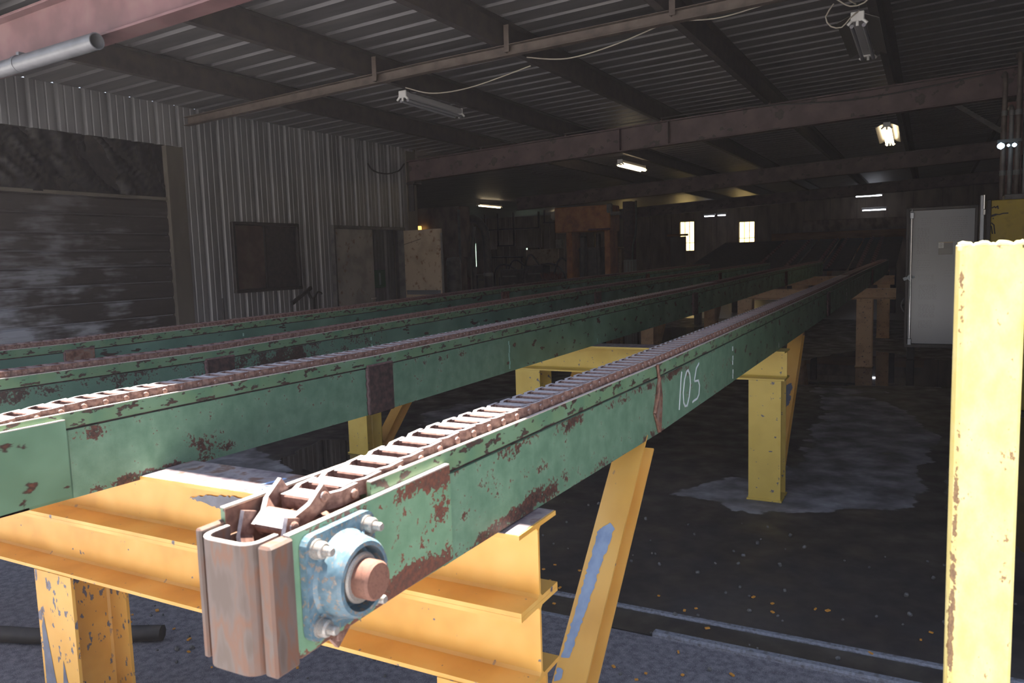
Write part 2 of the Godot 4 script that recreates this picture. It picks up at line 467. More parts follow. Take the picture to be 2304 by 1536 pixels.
	M.grey_steel = mottled(55, [C("4a4a4b"), C("5a5958"), C("636160")], 0.5, 1.0, 0.01)
	M.panel_yellow = mottled(56, [C("a08a18"), C("b1991c"), C("ae9620")], 0.5, 1.0, 0.01)
	M.machine_orange = mottled(57, [C("74491f"), C("8a5826"), C("95642f")], 0.5, 1.4, 0.01)
	M.duct = mottled(58, [C("4f453f"), C("66574f"), C("6e625a")], 0.45, 1.4, 0.01, Vector3(1, 0.5, 1), 0.3)
	M.wood = mottled(59, [C("6d4f38"), C("7c5c40"), C("866649")], 0.7, 1.2, 0.01, Vector3(0.2, 1, 1))
	M.brush = mottled(60, [C("53351f"), C("6b3f32"), C("7d5a4c")], 0.9, 0.2, 0.03)
	M.ink = plain(C("262522"), 0.7)
	M.chips = plain(C("c98a34"), 0.8)
	M.paper = plain(C("b9c2c4"), 0.8)
	M.post_side = mottled(61, [C("e0d492"), C("eadfa6"), C("dccb84")], 0.5, 0.7, 0.01)

func glow(called: String, c: Color, e: float) -> StandardMaterial3D:
	if not M.has(called):
		var m := plain(C("f2f0ea"), 0.4)
		m.emission_enabled = true; m.emission = c; m.emission_energy_multiplier = e
		M[called] = m
	return M[called]

# ---------------------------------------------------------------- shell
const PITCH := 0.281
func ribs(l0: float, l1: float, minor := true) -> Array: # ribbed sheet section: [l, depth] from l0 to l1, pans at 0, ribs pressed outwards
	var o := []
	var k0 := int(floorf((l0 - 0.1) / PITCH)) - 1
	var all := []
	for k in range(k0, k0 + int((l1 - l0) / PITCH) + 5):
		var c := k * PITCH + 0.08
		all.append_array([[c - 0.034, 0.0], [c - 0.014, 0.034], [c + 0.014, 0.034], [c + 0.034, 0.0]])
		if minor:
			for q in [0.093, 0.186]: all.append_array([[c + q - 0.012, 0.0], [c + q - 0.006, 0.006], [c + q + 0.006, 0.006], [c + q + 0.012, 0.0]])
	for i in all.size() - 1:
		var a: Array = all[i]; var b: Array = all[i + 1]
		if b[0] <= l0 or a[0] >= l1: continue
		var q0 := maxf(a[0], l0); var q1 := minf(b[0], l1)
		var d0: float = lerpf(a[1], b[1], (q0 - a[0]) / maxf(1e-6, b[0] - a[0]))
		var d1: float = lerpf(a[1], b[1], (q1 - a[0]) / maxf(1e-6, b[0] - a[0]))
		if o.is_empty(): o.append([q0, d0])
		o.append([q1, d1])
	return o

func wall_piece(mb: MB, l0: float, l1: float, y0: float, y1: float) -> void:
	var r := ribs(l0, l1)
	for i in r.size() - 1:
		mb.quad(V(WALL - r[i][1], y0, r[i][0]), V(WALL - r[i + 1][1], y0, r[i + 1][0]), V(WALL - r[i + 1][1], y1, r[i + 1][0]), V(WALL - r[i][1], y1, r[i][0]))
		# turned so that the face looks into the shed

func build_shell() -> void:
	# ground outside, floor
	var mb := MB.new()
	mb.box(V(0, -0.15, 1.4), Vector3(120, 0.3, 2.6))
	mb.box(V(0, -0.15, 2.865), Vector3(24, 0.3, 0.33))
	lone("ground", mb, M.yard, "grey gravelly yard in front of the shed", "ground", "", "structure")
	mb = MB.new()
	mb.box(V(0, -0.15, -29.9), Vector3(120, 0.3, 60))
	lone("ground", mb, M.apron, "pale concrete apron outside the shed", "ground", "", "structure")
	# a long grey shed across the yard, behind the camera: it keeps the low sky out of this one
	var nb := thing("neighbour_shed", V(0, 0, -20), "long grey neighbouring shed across the yard", "building")
	mb = MB.new(); mb.box(V(0, 3.2, -24), Vector3(90, 6.4, 9)); part("wall", mb, M.wall_dark, nb)
	mb = MB.new(); mb.ext(PackedVector2Array([Vector2(-28.8, 6.4), Vector2(-19.2, 6.4), Vector2(-24, 7.8)]), Vector3(-45.5, 0, 0), Vector3(45.5, 0, 0), UP); part("roof", mb, M.roof, nb)
	var fl := thing("floor", V(0, 0, 3.2), "dark wet concrete floor with pale dry patches", "floor", "", "structure")
	mb = MB.new()
	mb.quad_uv(V(-9, 0, 3.27), V(3, 0, 3.27), V(3, 0, 19.2), V(-9, 0, 19.2), Vector2(0, 0.07 / 16), Vector2(1, 0.07 / 16), Vector2(1, 1), Vector2(0, 1))
	part("concrete", mb, floor_material(), fl)
	mb = MB.new()
	mb.quad(V(-26, 0, 19.2), V(6, 0, 19.2), V(6, 0, 45), V(-26, 0, 45))
	mb.quad(V(-26, 0, 10.9), V(-9, 0, 10.9), V(-9, 0, 19.2), V(-26, 0, 19.2))
	mb.quad(V(3, 0, 3.27), V(6, 0, 3.27), V(6, 0, 19.2), V(3, 0, 19.2))
	part("wet_concrete", mb, M.wet_floor, fl)
	mb = MB.new()
	mb.box(V(-10, -0.25, 24.1), Vector3(32, 0.3, 41.8))
	part("slab", mb, M.dark, fl)
	# sill drain: two steel edges and a silted channel between them
	var tr := thing("trim_1", V(-2, 0, 3.15), "steel-edged door sill drain across the shed entrance", "drain", "", "structure")
	mb = MB.new(); mb.box(V(-2.2, -0.01, 3.26), Vector3(11, 0.03, 0.035), 0.006); part("edge_bar", mb, M.concrete_edge, tr)
	mb = MB.new(); mb.box(V(1.0, 0.0, 3.05), Vector3(4.0, 0.04, 0.045), 0.008); mb.box(V(-5.0, -0.01, 3.05), Vector3(7.6, 0.02, 0.03), 0.005); part("edge_bar", mb, M.concrete_edge, tr)
	mb = MB.new(); mb.box(V(-2.2, -0.02, 3.15), Vector3(11, 0.03, 0.2)); part("channel_bed", mb, mottled(70, [C("2f2c2d"), C("3c3835"), C("4a4540")], 0.5, 1.0, 0.01), tr)

	# left wall: ribbed sheets round the openings
	var wl := thing("wall_left", V(WALL, 0, 7), "grey ribbed sheet steel left wall with soot and wear", "wall", "", "structure")
	var spans := [[3.2, 6.31, 2.985, 3.45], [6.31, 6.93, 0.0, 3.45], [6.93, 8.08, 2.155, 3.45], [6.93, 8.08, 0.0, 1.285], [8.08, 8.76, 0.0, 3.45], [8.76, 10.47, 2.125, 3.45], [10.47, 10.9, 0.0, 3.45]]
	for s in spans:
		var a: float = s[0]
		while a < s[1] - 0.02:
			var b: float = minf(s[1], (floorf(a / (3 * PITCH) + 1e-4) + 1.0) * 3 * PITCH)
			mb = MB.new()
			wall_piece(mb, a, b, s[2], s[3])
			part("panel", mb, M.wall, wl)
			a = b
	mb = MB.new()
	for s in spans: mb.box(V(WALL - 0.09, (s[2] + s[3]) / 2 + 0.01, (s[0] + s[1]) / 2), Vector3(0.1, s[3] - s[2] - 0.02, s[1] - s[0]))
	part("backing", mb, M.dark, wl)
	mb = MB.new()
	mb.box(V(WALL + 0.012, 1.6, 10.78), Vector3(0.02, 3.6, 0.24)); mb.box(V(WALL - 0.05, 1.72, 10.91), Vector3(0.14, 3.44, 0.03))
	part("corner_flashing", mb, M.wall_dark, wl)
	mb = MB.new() # a bent-up strip of sheet near the eave
	mb.bar(V(WALL + 0.02, 3.44, 9.5), V(WALL + 0.03, 3.1, 9.38), 0.03, 0.004, Vector3(1, 0, 0))
	part("bent_strip", mb, M.wall, wl)

	# other walls, closing the shed
	mb = MB.new(); mb.box(V(3.45, 2.0, 24.2), Vector3(0.1, 4.4, 42)); lone("wall_right", mb, M.dark, "dark right side wall of the shed", "wall", "", "structure")
	mb = MB.new(); mb.box(V(-17.15, 1.75, 10.85), Vector3(17.5, 3.5, 0.1)); lone("wall_side", mb, M.dark, "dark cross wall behind the left sheet wall", "wall", "", "structure")
	mb = MB.new(); mb.box(V(-25.9, 1.75, 21.0), Vector3(0.1, 3.5, 20.3)); lone("wall_far_left", mb, M.dark, "dark outer wall of the side bay", "wall", "", "structure")
	mb = MB.new(); mb.box(V(2.05, 2.0, 3.3), Vector3(2.9, 4.0, 0.12)); lone("wall_front", mb, M.wall_dark, "front wall right of the wide shed entrance", "wall", "", "structure")
	build_far_wall()
	# the closet behind the double door
	var rm := thing("wall_room", V(-8.15, 0, 10.2), "ribbed wall of the closet seen through the open double door", "wall", "", "structure")
	mb = MB.new()
	var rr := ribs(8.5, 11.0)
	for i in rr.size() - 1: mb.quad(V(-8.15 - rr[i][1], 0, rr[i][0]), V(-8.15 - rr[i + 1][1], 0, rr[i + 1][0]), V(-8.15 - rr[i + 1][1], 2.5, rr[i + 1][0]), V(-8.15 - rr[i][1], 2.5, rr[i][0]))
	part("ribbed_sheet", mb, M.wall, rm)
	mb = MB.new(); mb.box(V(-8.24, 1.25, 9.75), Vector3(0.1, 2.5, 2.6)); mb.box(V(-7.97, 1.25, 8.47), Vector3(0.44, 2.5, 0.05)); mb.box(V(-7.97, 2.53, 9.75), Vector3(0.44, 0.05, 2.6)); mb.box(V(-7.97, 1.25, 11.03), Vector3(0.44, 2.5, 0.05))
	part("shell", mb, M.wall_dark, rm)
	mb = MB.new(); mb.box(V(-8.11, 1.335, 10.46), Vector3(0.08, 0.29, 0.33), 0.01)
	var gb := lone("green_box", mb, M.green_box, "small green wall box inside the closet beyond the open double door", "box")
	mb = MB.new(); mb.box(V(-8.066, 1.335, 10.46), Vector3(0.006, 0.2, 0.04), 0.002); part("latch_strip", mb, M.chalk_green, gb)

	# roof: sheets laid crosswise, ribs running left to right
	var rf := thing("ceiling", V(-2, 3.5, 5), "dirty ribbed sheet steel roof seen from below", "roof", "", "structure")
	var a: float = 2.53
	while a < 18.5:
		var b := (floorf(a / (3 * PITCH) + 1e-4) + 1.0) * 3 * PITCH
		mb = MB.new()
		var r := ribs(a, b, false)
		for i in r.size() - 1:
			mb.quad(V(WALL - 0.05, 3.44 + r[i][1], r[i][0]), V(WALL - 0.05, 3.44 + r[i + 1][1], r[i + 1][0]), V(3.5, roof_y(3.5) + r[i + 1][1], r[i + 1][0]), V(3.5, roof_y(3.5) + r[i][1], r[i][0]))
		part("panel", mb, M.roof, rf)
		a = b
	mb = MB.new() # insulation and outer skin above the sheets; beyond the second beam the ribs are too far off to tell apart
	mb.quad(V(WALL, 3.44, a), V(WALL, 3.44, 45), V(3.5, roof_y(3.5), 45), V(3.5, roof_y(3.5), a))
	mb.quad(V(-26, 3.44, 10.9), V(-26, 3.44, 45), V(WALL, 3.44, 45), V(WALL, 3.44, 10.9))
	part("far_sheeting", mb, M.roof, rf)
	mb = MB.new()
	mb.ext(PackedVector2Array([Vector2(-26, 3.5), Vector2(WALL, 3.5), Vector2(3.5, roof_y(3.5) + 0.06), Vector2(3.5, roof_y(3.5) + 0.16), Vector2(-7.6, 3.6), Vector2(-26, 3.6)]), V(0, 0, 45), V(0, 0, 10.9), UP)
	mb.ext(PackedVector2Array([Vector2(WALL - 0.1, 3.5), Vector2(3.5, roof_y(3.5) + 0.06), Vector2(3.5, roof_y(3.5) + 0.16), Vector2(WALL - 0.1, 3.6)]), V(0, 0, 10.9), V(0, 0, 2.53), UP)
	part("outer_skin", mb, M.dark, rf)

	# roll-up door in its opening, a black sheet filling the gap above it
	var dr := thing("door_1", V(WALL, 0, 5), "sooty slatted roll-up door pulled part way down", "door", "", "structure")
	var ys := [0.0, 0.19, 0.375, 0.56, 0.745, 0.93, 1.085, 1.28, 1.465, 1.65, 1.815, 2.0, 2.19]
	for i in ys.size():
		var y0: float = ys[i]
		var y1: float = (ys[i + 1] if i + 1 < ys.size() else 2.375) - 0.006
		var soot := clampf((y0 - 0.9) / 1.4, 0.0, 1.0)
		mb = MB.new()
		var pf := [[-0.045, y0], [-0.028, y0 + 0.02], [-0.022, (y0 + y1) / 2], [-0.028, y1 - 0.02], [-0.045, y1]]
		for j in 4:
			mb.quad_uv(V(WALL + pf[j][0], pf[j][1], 3.2), V(WALL + pf[j][0], pf[j][1], 6.07), V(WALL + pf[j + 1][0], pf[j + 1][1], 6.07), V(WALL + pf[j + 1][0], pf[j + 1][1], 3.2), Vector2(0, 1 - j / 4.0), Vector2(1, 1 - j / 4.0), Vector2(1, 0.75 - j / 4.0), Vector2(0, 0.75 - j / 4.0))
		mb.box(V(WALL - 0.055, (y0 + y1) / 2, 4.63), Vector3(0.02, y1 - y0 + 0.004, 2.86))
		part("slat", mb, faced(slat_tex(80 + i, C("3f3b3a"), C("a9acb4").lerp(C("605d60"), soot), 0.75 - 0.55 * soot), 0.5), dr)
	mb = MB.new()
	mb.box(V(WALL - 0.02, 1.49, 6.19), Vector3(0.05, 2.98, 0.24)); mb.box(V(WALL + 0.01, 1.49, 6.08), Vector3(0.03, 2.98, 0.02))
	part("jamb", mb, M.wall_dark, dr)
	mb = MB.new(); mb.box(V(WALL - 0.08, 1.5, 4.7), Vector3(0.02, 3.0, 3.1)); part("backing", mb, M.dark, dr)
	mb = MB.new(); mb.box(V(WALL - 0.03, 2.39, 4.63), Vector3(0.05, 0.035, 2.88), 0.005); part("bottom_rail", mb, M.wall_dark, dr)
	# crumpled black sheet: one mesh, folds from noise, shaded smooth
	mb = MB.new()
	var nz := noise(90, 1.3, 4)
	var fold := func(l: float, y: float) -> Vector3:
		return V(WALL - 0.05 + 0.1 * nz.get_noise_2d(l * 1.6 + y * 1.1, y * 0.8), y, l)
	var nrm := func(l: float, y: float) -> Vector3:
		return (fold.call(l + 0.02, y) - fold.call(l - 0.02, y)).cross(fold.call(l, y + 0.02) - fold.call(l, y - 0.02)).normalized()
	for i in 70:
		for j in 16:
			var l0 := 3.2 + i * 0.041; var l1 := l0 + 0.041; var ya := 2.39 + j * 0.0372; var yb := ya + 0.0372
			mb.tri_n(fold.call(l0, ya), fold.call(l1, ya), fold.call(l1, yb), nrm.call(l0, ya), nrm.call(l1, ya), nrm.call(l1, yb))
			mb.tri_n(fold.call(l0, ya), fold.call(l1, yb), fold.call(l0, yb), nrm.call(l0, ya), nrm.call(l1, yb), nrm.call(l0, yb))
	lone("black_sheet", mb, M.tarp, "crumpled black plastic sheet filling the gap above the roll-up door", "sheet")

	# sliding window
	var wn := thing("window_1", V(WALL, 1.29, 7.5), "dark framed sliding window, one half boarded brown", "window", "", "structure")
	mb = MB.new()
	mb.box(V(WALL + 0.012, 1.72, 6.95), Vector3(0.07, 0.87, 0.045), 0.005); mb.box(V(WALL + 0.012, 1.72, 8.06), Vector3(0.07, 0.87, 0.045), 0.005)
	mb.box(V(WALL + 0.012, 2.14, 7.505), Vector3(0.07, 0.04, 1.12), 0.005); mb.box(V(WALL + 0.012, 1.3, 7.505), Vector3(0.08, 0.045, 1.16), 0.005)
	part("window_frame", mb, M.frame_dark, wn)
	mb = MB.new(); mb.box(V(WALL - 0.01, 1.72, 7.22), Vector3(0.012, 0.8, 0.5)); part("brown_panel", mb, M.brown_board, wn, "brown boarded half")
	mb = MB.new(); mb.box(V(WALL + 0.0, 1.72, 7.76), Vector3(0.01, 0.8, 0.56)); part("pane", mb, M.glass_dark, wn)
	mb = MB.new(); mb.box(V(WALL + 0.008, 1.72, 7.48), Vector3(0.03, 0.82, 0.025)); part("sash_stile", mb, M.frame_dark, wn)
	mb = MB.new(); mb.box(V(WALL - 0.06, 1.72, 7.5), Vector3(0.02, 0.87, 1.1)); part("backing", mb, M.dark, wn)

	# double door, one leaf shut, one swung in
	var dd := thing("door_2", V(WALL, 0, 9.6), "dented steel double door, right leaf standing open", "door", "", "structure")
	mb = MB.new()
	mb.box(V(WALL + 0.01, 2.135, 9.62), Vector3(0.12, 0.045, 1.74), 0.004); mb.box(V(WALL + 0.01, 1.06, 8.77), Vector3(0.12, 2.12, 0.04), 0.004); mb.box(V(WALL + 0.01, 1.06, 10.46), Vector3(0.12, 2.12, 0.06), 0.004)
	part("door_frame", mb, M.grey_steel, dd)
	mb = MB.new(); mb.box(V(WALL + 0.02, 1.06, 9.225), Vector3(0.044, 2.1, 0.885), 0.003)
	var lf := part("door_leaf", mb, M.door, dd, "shut grey leaf with a lever handle")
	mb = MB.new()
	mb.cyl(V(WALL + 0.04, 1.065, 9.6), V(WALL + 0.1, 1.065, 9.6), 0.012, 10); mb.bar(V(WALL + 0.1, 1.065, 9.61), V(WALL + 0.1, 1.065, 9.48), 0.018, 0.018, UP, 0.004)
	part("lever_handle", mb, M.chrome, lf)
	mb = MB.new()
	for y in [0.3, 1.1, 1.85]: mb.cyl(V(WALL + 0.05, y, 8.79), V(WALL + 0.05, y + 0.1, 8.79), 0.009, 8)
	part("hinge", mb, M.grey_steel, lf)
	mb = MB.new()
	var e0 := V(WALL + 0.05, 1.06, 10.46); var e1 := V(-6.76, 1.06, 10.36)
	mb.bar(e0, e1, 0.044, 2.09, UP, 0.003)
	var l2 := part("door_leaf", mb, M.door_tan, dd, "open tan leaf seen from its stained face")
	mb = MB.new(); mb.bar(e0.lerp(e1, 0.06) + V(0, 0.05, -0.026), e0.lerp(e1, 0.96) + V(0, 0.05, -0.026), 0.006, 0.07, UP); part("push_rail", mb, M.alu, l2)
	mb = MB.new(); mb.bar(e1 + V(0.005, -0.5, -0.01), e1 + V(0.005, 0.98, -0.01), 0.02, 0.05, Vector3(1, 0, 0)); part("edge_strip", mb, M.grey_steel, l2)
	mb = MB.new(); mb.bar(e0.lerp(e1, 0.02) + V(0, 0.82, -0.03), e0.lerp(e1, 0.5) + V(0, 0.9, -0.035), 0.006, 0.006); part("closer_arm", mb, M.frame_dark, l2)

func build_far_wall() -> void:
	# back wall of siding with bright translucent windows
	var wf := thing("wall_back", V(-11, 0, 31), "far back wall of tan vertical siding", "wall", "", "structure")
	var holes := [[-8.86, -8.30, 1.71, 2.86], [-6.54, -5.97, 1.9, 2.75], [-11.2, -11.0, 1.72, 2.91]]
	var slits := [[-18.42, -18.36, 1.3, 2.8], [-15.8, -15.72, 1.62, 2.95], [-15.17, -15.1, 1.95, 2.9]]
	var cuts := [-26.0, 3.5]
	for h in holes + slits: cuts.append_array([h[0], h[1]])
	cuts.sort()
	var back := MB.new()
	for i in cuts.size() - 1:
		var x0: float = cuts[i]; var x1: float = cuts[i + 1]
		var gap := []
		for h in holes + slits:
			if absf(h[0] - x0) < 1e-4: gap = [h[2], h[3]]
		for yy in ([[0.0, 4.0]] if gap.is_empty() else [[0.0, gap[0]], [gap[1], 4.0]]):
			back.box(V((x0 + x1) / 2, (yy[0] + yy[1]) / 2, 31.1), Vector3(x1 - x0, yy[1] - yy[0], 0.14))
			var x := x0
			while x < x1 - 0.01:
				var e := minf(x1, x + 0.9)
				var mb := MB.new()
				mb.box(V((x + e) / 2, (yy[0] + yy[1]) / 2, 31.02), Vector3(e - x - 0.012, yy[1] - yy[0], 0.05))
				var q := x
				while q < e - 0.15:
					mb.box(V(q + 0.08, (yy[0] + yy[1]) / 2, 30.985), Vector3(0.05, yy[1] - yy[0], 0.03))
					q += 0.3
				part("panel", mb, M.siding, wf)
				x = e
	part("backing", back, M.dark, wf)
	var k := 2
	for h in holes:
		var w := thing("window_%d" % k, V((h[0] + h[1]) / 2, h[2], 31), ["far window of glowing yellow panels left of the inclined decks", "far window of glowing panels half hidden by the inclined deck", "narrow glowing window slot beside the orange machine frame"][k - 2], "window", "", "structure")
		var nx := 3 if h[1] - h[0] > 0.3 else 1
		for i in nx:
			for j in 2:
				var xa := lerpf(h[0], h[1], i / float(nx)); var xb := lerpf(h[0], h[1], (i + 1) / float(nx))
				var ym: float = lerpf(h[2], h[3], 0.27)
				var ya: float = h[2] if j == 0 else ym; var yb: float = ym if j == 0 else h[3]
				var mb := MB.new(); mb.box(V((xa + xb) / 2, (ya + yb) / 2, 31.08), Vector3(xb - xa - 0.022, yb - ya - 0.022, 0.012))
				part("pane", mb, glow("window_glow", Color(1.0, 0.86, 0.55), 3.2), w)
		var mb := MB.new()
		for i in nx + 1: mb.box(V(lerpf(h[0], h[1], i / float(nx)), (h[2] + h[3]) / 2, 31.07), Vector3(0.02, h[3] - h[2], 0.04))
		for y in [h[2], lerpf(h[2], h[3], 0.27), h[3]]: mb.box(V((h[0] + h[1]) / 2, y, 31.07), Vector3(h[1] - h[0], 0.02, 0.04))
		part("window_frame", mb, M.frame_dark, w)
		area("window_light", V((h[0] + h[1]) / 2, (h[2] + h[3]) / 2, 30.9), Vector2(h[1] - h[0], h[3] - h[2]), Color(1.0, 0.86, 0.55), 0.1, Vector3(0, 0, 1))
		k += 1
	for h in slits:
		var mb := MB.new(); mb.box(V((h[0] + h[1]) / 2, (h[2] + h[3]) / 2, 31.08), Vector3(h[1] - h[0] - 0.004, h[3] - h[2], 0.012))
		var w := thing("window_%d" % k, V((h[0] + h[1]) / 2, h[2], 31), ["leftmost slit of daylight in the far wall beside the bent dark pipe", "middle slit of daylight in the far wall above the machinery", "right slit of daylight in the far wall above the tan panel"][k - 5], "window", "", "structure")
		part("pane", mb, glow("slit_window_glow", Color(0.85, 1.0, 0.86), 2.6), w)
		k += 1

func area(called: String, at: Vector3, size: Vector2, c: Color, e: float, to: Vector3) -> void:
	var a := AreaLight3D.new()
	a.name = called
	add_child(a, true)
	a.area_size = size
	a.light_color = c; a.light_energy = e
	a.shadow_enabled = true
	a.area_range = 40.0
	a.look_at_from_position(at, at + to, Vector3(0, 1, 0) if absf(to.y) < 0.9 else Vector3(0, 0, 1))

# ---------------------------------------------------------------- roof steel
func build_steel() -> void:
	# rafters: I-beams across the shed under the purlins
	var raf := [[3.27, M.pink, "pink primed roof beam across the shed entrance, carrying a grey pipe", 3.2], [10.7, M.red_oxide, "long red oxide roof beam meeting the end of the left wall", 3.3], [18.2, M.red_oxide, "second red oxide roof beam, behind the lit twin tube lamp", 3.3], [25.6, M.red_oxide, "farthest dark roof beam deep in the shed", 3.3]]
	for r in raf:
		var o := thing("roof_beam", V(-3, 3.0, r[0]), r[2], "beam", "roof beams")
		var a := V(WALL + 0.05 if r[0] < 11 else -9.5, 3.065 + (0.0 if r[0] < 11 else -0.06), r[0])
		var b := V(r[3], 3.065 + 0.042 * (r[3] - WALL), r[0])
		var hh := 0.33
		var mb := MB.new(); mb.bar(a, b, 0.012, hh - 0.03); part("web", mb, r[1], o)
		mb = MB.new(); mb.bar(a - Vector3(0, hh / 2 - 0.008, 0), b - Vector3(0, hh / 2 - 0.008, 0), 0.15, 0.016, UP, 0.002); part("flange", mb, r[1], o)
		mb = MB.new(); mb.bar(a + Vector3(0, hh / 2 - 0.008, 0), b + Vector3(0, hh / 2 - 0.008, 0), 0.15, 0.016, UP, 0.002); part("flange", mb, r[1], o)
		if r[0] > 5 and r[0] < 20:
			for k in 6:
				var x := -6.15 + 1.43 * k
				mb = MB.new(); mb.box(V(x, roof_y(x) - 0.2, r[0] - 0.05), Vector3(0.03, 0.05, 0.05), 0.004); part("purlin_clip", mb, M.brown, o)
		if r[0] > 10 and r[0] < 11:
			mb = MB.new(); mb.box(V(WALL + 0.13, 2.87, 10.7), Vector3(0.16, 0.03, 0.2)); mb.box(V(WALL + 0.1, 2.65, 10.66), Vector3(0.1, 0.45, 0.02)); part("seat_bracket", mb, M.dark, o)
			for x in [-3.9, -3.2]: # stiffener plates
				mb = MB.new(); mb.box(V(x, 3.065 + 0.042 * (x - WALL), 10.69), Vector3(0.012, 0.3, 0.13)); part("stiffener", mb, M.red_oxide, o)
	# purlins
	var nm := ["nearest the left wall", "second from the left wall", "third from the left wall", "fourth from the left wall", "over the dead reflector lamp", "near the pipe cluster", "nearest the right wall"]
	for k in 7:
		var x := -6.15 + 1.43 * k
		var y := roof_y(x)
		var pf := PackedVector2Array([Vector2(-0.065, 0.03), Vector2(-0.065, 0.0), Vector2(0.004, 0.0), Vector2(0.004, 0.193), Vector2(0.07, 0.193), Vector2(0.07, 0.198), Vector2(-0.001, 0.198), Vector2(-0.001, 0.005), Vector2(-0.06, 0.005), Vector2(-0.06, 0.03)])
		var mb := MB.new()
		mb.ext(shift(pf, Vector2(x, y - 0.201)), V(0, 0, 30.8), V(0, 0, 2.5), UP)
		lone("roof_purlin", mb, M.purlin, "dark steel roof purlin running into the shed, " + nm[k], "purlin", "roof purlins")
	# bracing angle under the purlins
	var o := thing("bracing_channel", V(-4, 3.2, 6.05), "rusty brown bracing channel slung across under the roof purlins", "channel")
	var pts := [V(-7.2, 3.15, 6.05), V(-4.1, 3.285, 6.05), V(-1.7, 3.355, 6.05), V(1.6, 3.46, 6.05)]
	for i in 3:
		var mb := MB.new()
		mb.bar(pts[i] + Vector3(0, 0.045, -0.03), pts[i + 1] + Vector3(0, 0.045, -0.03), 0.006, 0.09)
		mb.bar(pts[i], pts[i + 1], 0.07, 0.006)
		mb.bar(pts[i] + Vector3(0, 0.088, 0), pts[i + 1] + Vector3(0, 0.088, 0), 0.05, 0.005)
		part("channel", mb, M.brown, o)
	for x in [-4.66, -3.26, -1.83, -0.4]:
		var mb := MB.new(); mb.box(V(x + 0.06, roof_y(x) - 0.17, 6.03), Vector3(0.045, 0.22, 0.012)); mb.box(V(x + 0.04, roof_y(x) - 0.17, 6.05), Vector3(0.01, 0.22, 0.05)); part("hanger_clip", mb, M.brown, o)
	# grey pipe along the entrance beam
	o = thing("conduit_pipe", V(-5.5, 2.95, 3.08), "grey plastic pipe with an open end strapped along the pink entrance beam", "pipe")
	var mb2 := MB.new()
	mb2.lathe([[0.044, 0.0], [0.05, 0.0], [0.05, 3.1], [0.044, 3.1], [0.044, 0.0]], V(-7.5, 2.87, 3.1), V(-4.43, 2.96, 3.1) - V(-7.5, 2.87, 3.1), 24)
	part("pipe", mb2, M.pvc, o)
	for x in [-6.8, -5.22]:
		mb2 = MB.new(); mb2.lathe([[0.05, 0.0], [0.054, 0.0], [0.054, 0.03], [0.05, 0.03]], V(x, 2.888 + 0.029 * (x + 7.0), 3.1), Vector3(1, 0.029, 0), 24); mb2.box(V(x + 0.015, 2.95 + 0.029 * (x + 7.0), 3.16), Vector3(0.03, 0.03, 0.12)); part("strap", mb2, M.pvc, o)
	# cables
	var cabs := [
		["pale cable drooping from the entrance beam up to the roof edge", [V(-3.62, 3.2, 3.35), V(-3.3, 3.24, 3.55), V(-2.95, 3.38, 3.6), V(-2.6, 3.55, 3.5)], M.cable, 0.006],
		["thin pale cable stretched from the entrance beam along the roof sheets", [V(-3.62, 3.2, 3.35), V(-3.5, 3.3, 3.8), V(-3.35, 3.44, 4.6), V(-2.9, 3.58, 5.2), V(-2.55, 3.62, 5.6)], M.cable, 0.005],
		["slack pale cable below the second purlin beside the bracing channel", [V(-4.66, 3.33, 6.6), V(-4.4, 3.26, 6.7), V(-4.0, 3.29, 6.8), V(-3.36, 3.4, 6.8)], M.cable, 0.006],
		["slack pale cable swung between third and fourth purlins", [V(-3.25, 3.4, 6.5), V(-2.9, 3.36, 6.6), V(-2.45, 3.41, 6.6), V(-1.93, 3.5, 6.5)], M.cable, 0.006],
		["pale cable swung from fourth purlin to the dead reflector lamp", [V(-1.82, 3.46, 6.4), V(-1.5, 3.43, 6.4), V(-1.1, 3.48, 6.4), V(-0.8, 3.57, 6.5), V(-0.56, 3.5, 6.9)], M.cable, 0.006],
		["looped pale cable hanging left of the dead reflector lamp", [V(-0.72, 3.53, 6.9), V(-0.78, 3.44, 6.9), V(-0.74, 3.36, 6.9), V(-0.66, 3.34, 6.9), V(-0.6, 3.4, 6.9), V(-0.54, 3.46, 6.95)], M.cable, 0.006],
		["pale cable curving over the top of the dead reflector lamp", [V(-0.7, 3.56, 6.9), V(-0.6, 3.49, 6.9), V(-0.5, 3.5, 6.9), V(-0.42, 3.58, 6.9)], M.cable, 0.006],
		["dark sagging cable on the left wall beside the red oxide beam", [V(WALL + 0.06, 3.18, 10.55), V(WALL + 0.06, 3.05, 10.38), V(WALL + 0.06, 2.98, 10.05), V(WALL + 0.06, 3.0, 9.75), V(WALL + 0.05, 3.1, 9.62)], M.cable_dark, 0.012],
		["thin cable lying along the top of the long red oxide beam", [V(-7.3, 3.27, 10.58), V(-5.0, 3.36, 10.58), V(-2.5, 3.46, 10.58), V(-0.8, 3.4, 10.58), V(0.6, 3.52, 10.58)], M.cable_dark, 0.009],
	]
	for c in cabs:
		var cv := Curve3D.new()
		var p: Array = c[1]
		for i in p.size():
			var tan_: Vector3 = (p[mini(i + 1, p.size() - 1)] - p[maxi(i - 1, 0)]) * (1.0 / 6.0)
			cv.add_point(p[i], -tan_, tan_)
		cv.bake_interval = 0.06
		mb2 = MB.new(); mb2.tube(Array(cv.get_baked_points()), c[3], 6)
		lone("hanging_cable", mb2, c[2], c[0], "cable", "roof cables")
	lamps()

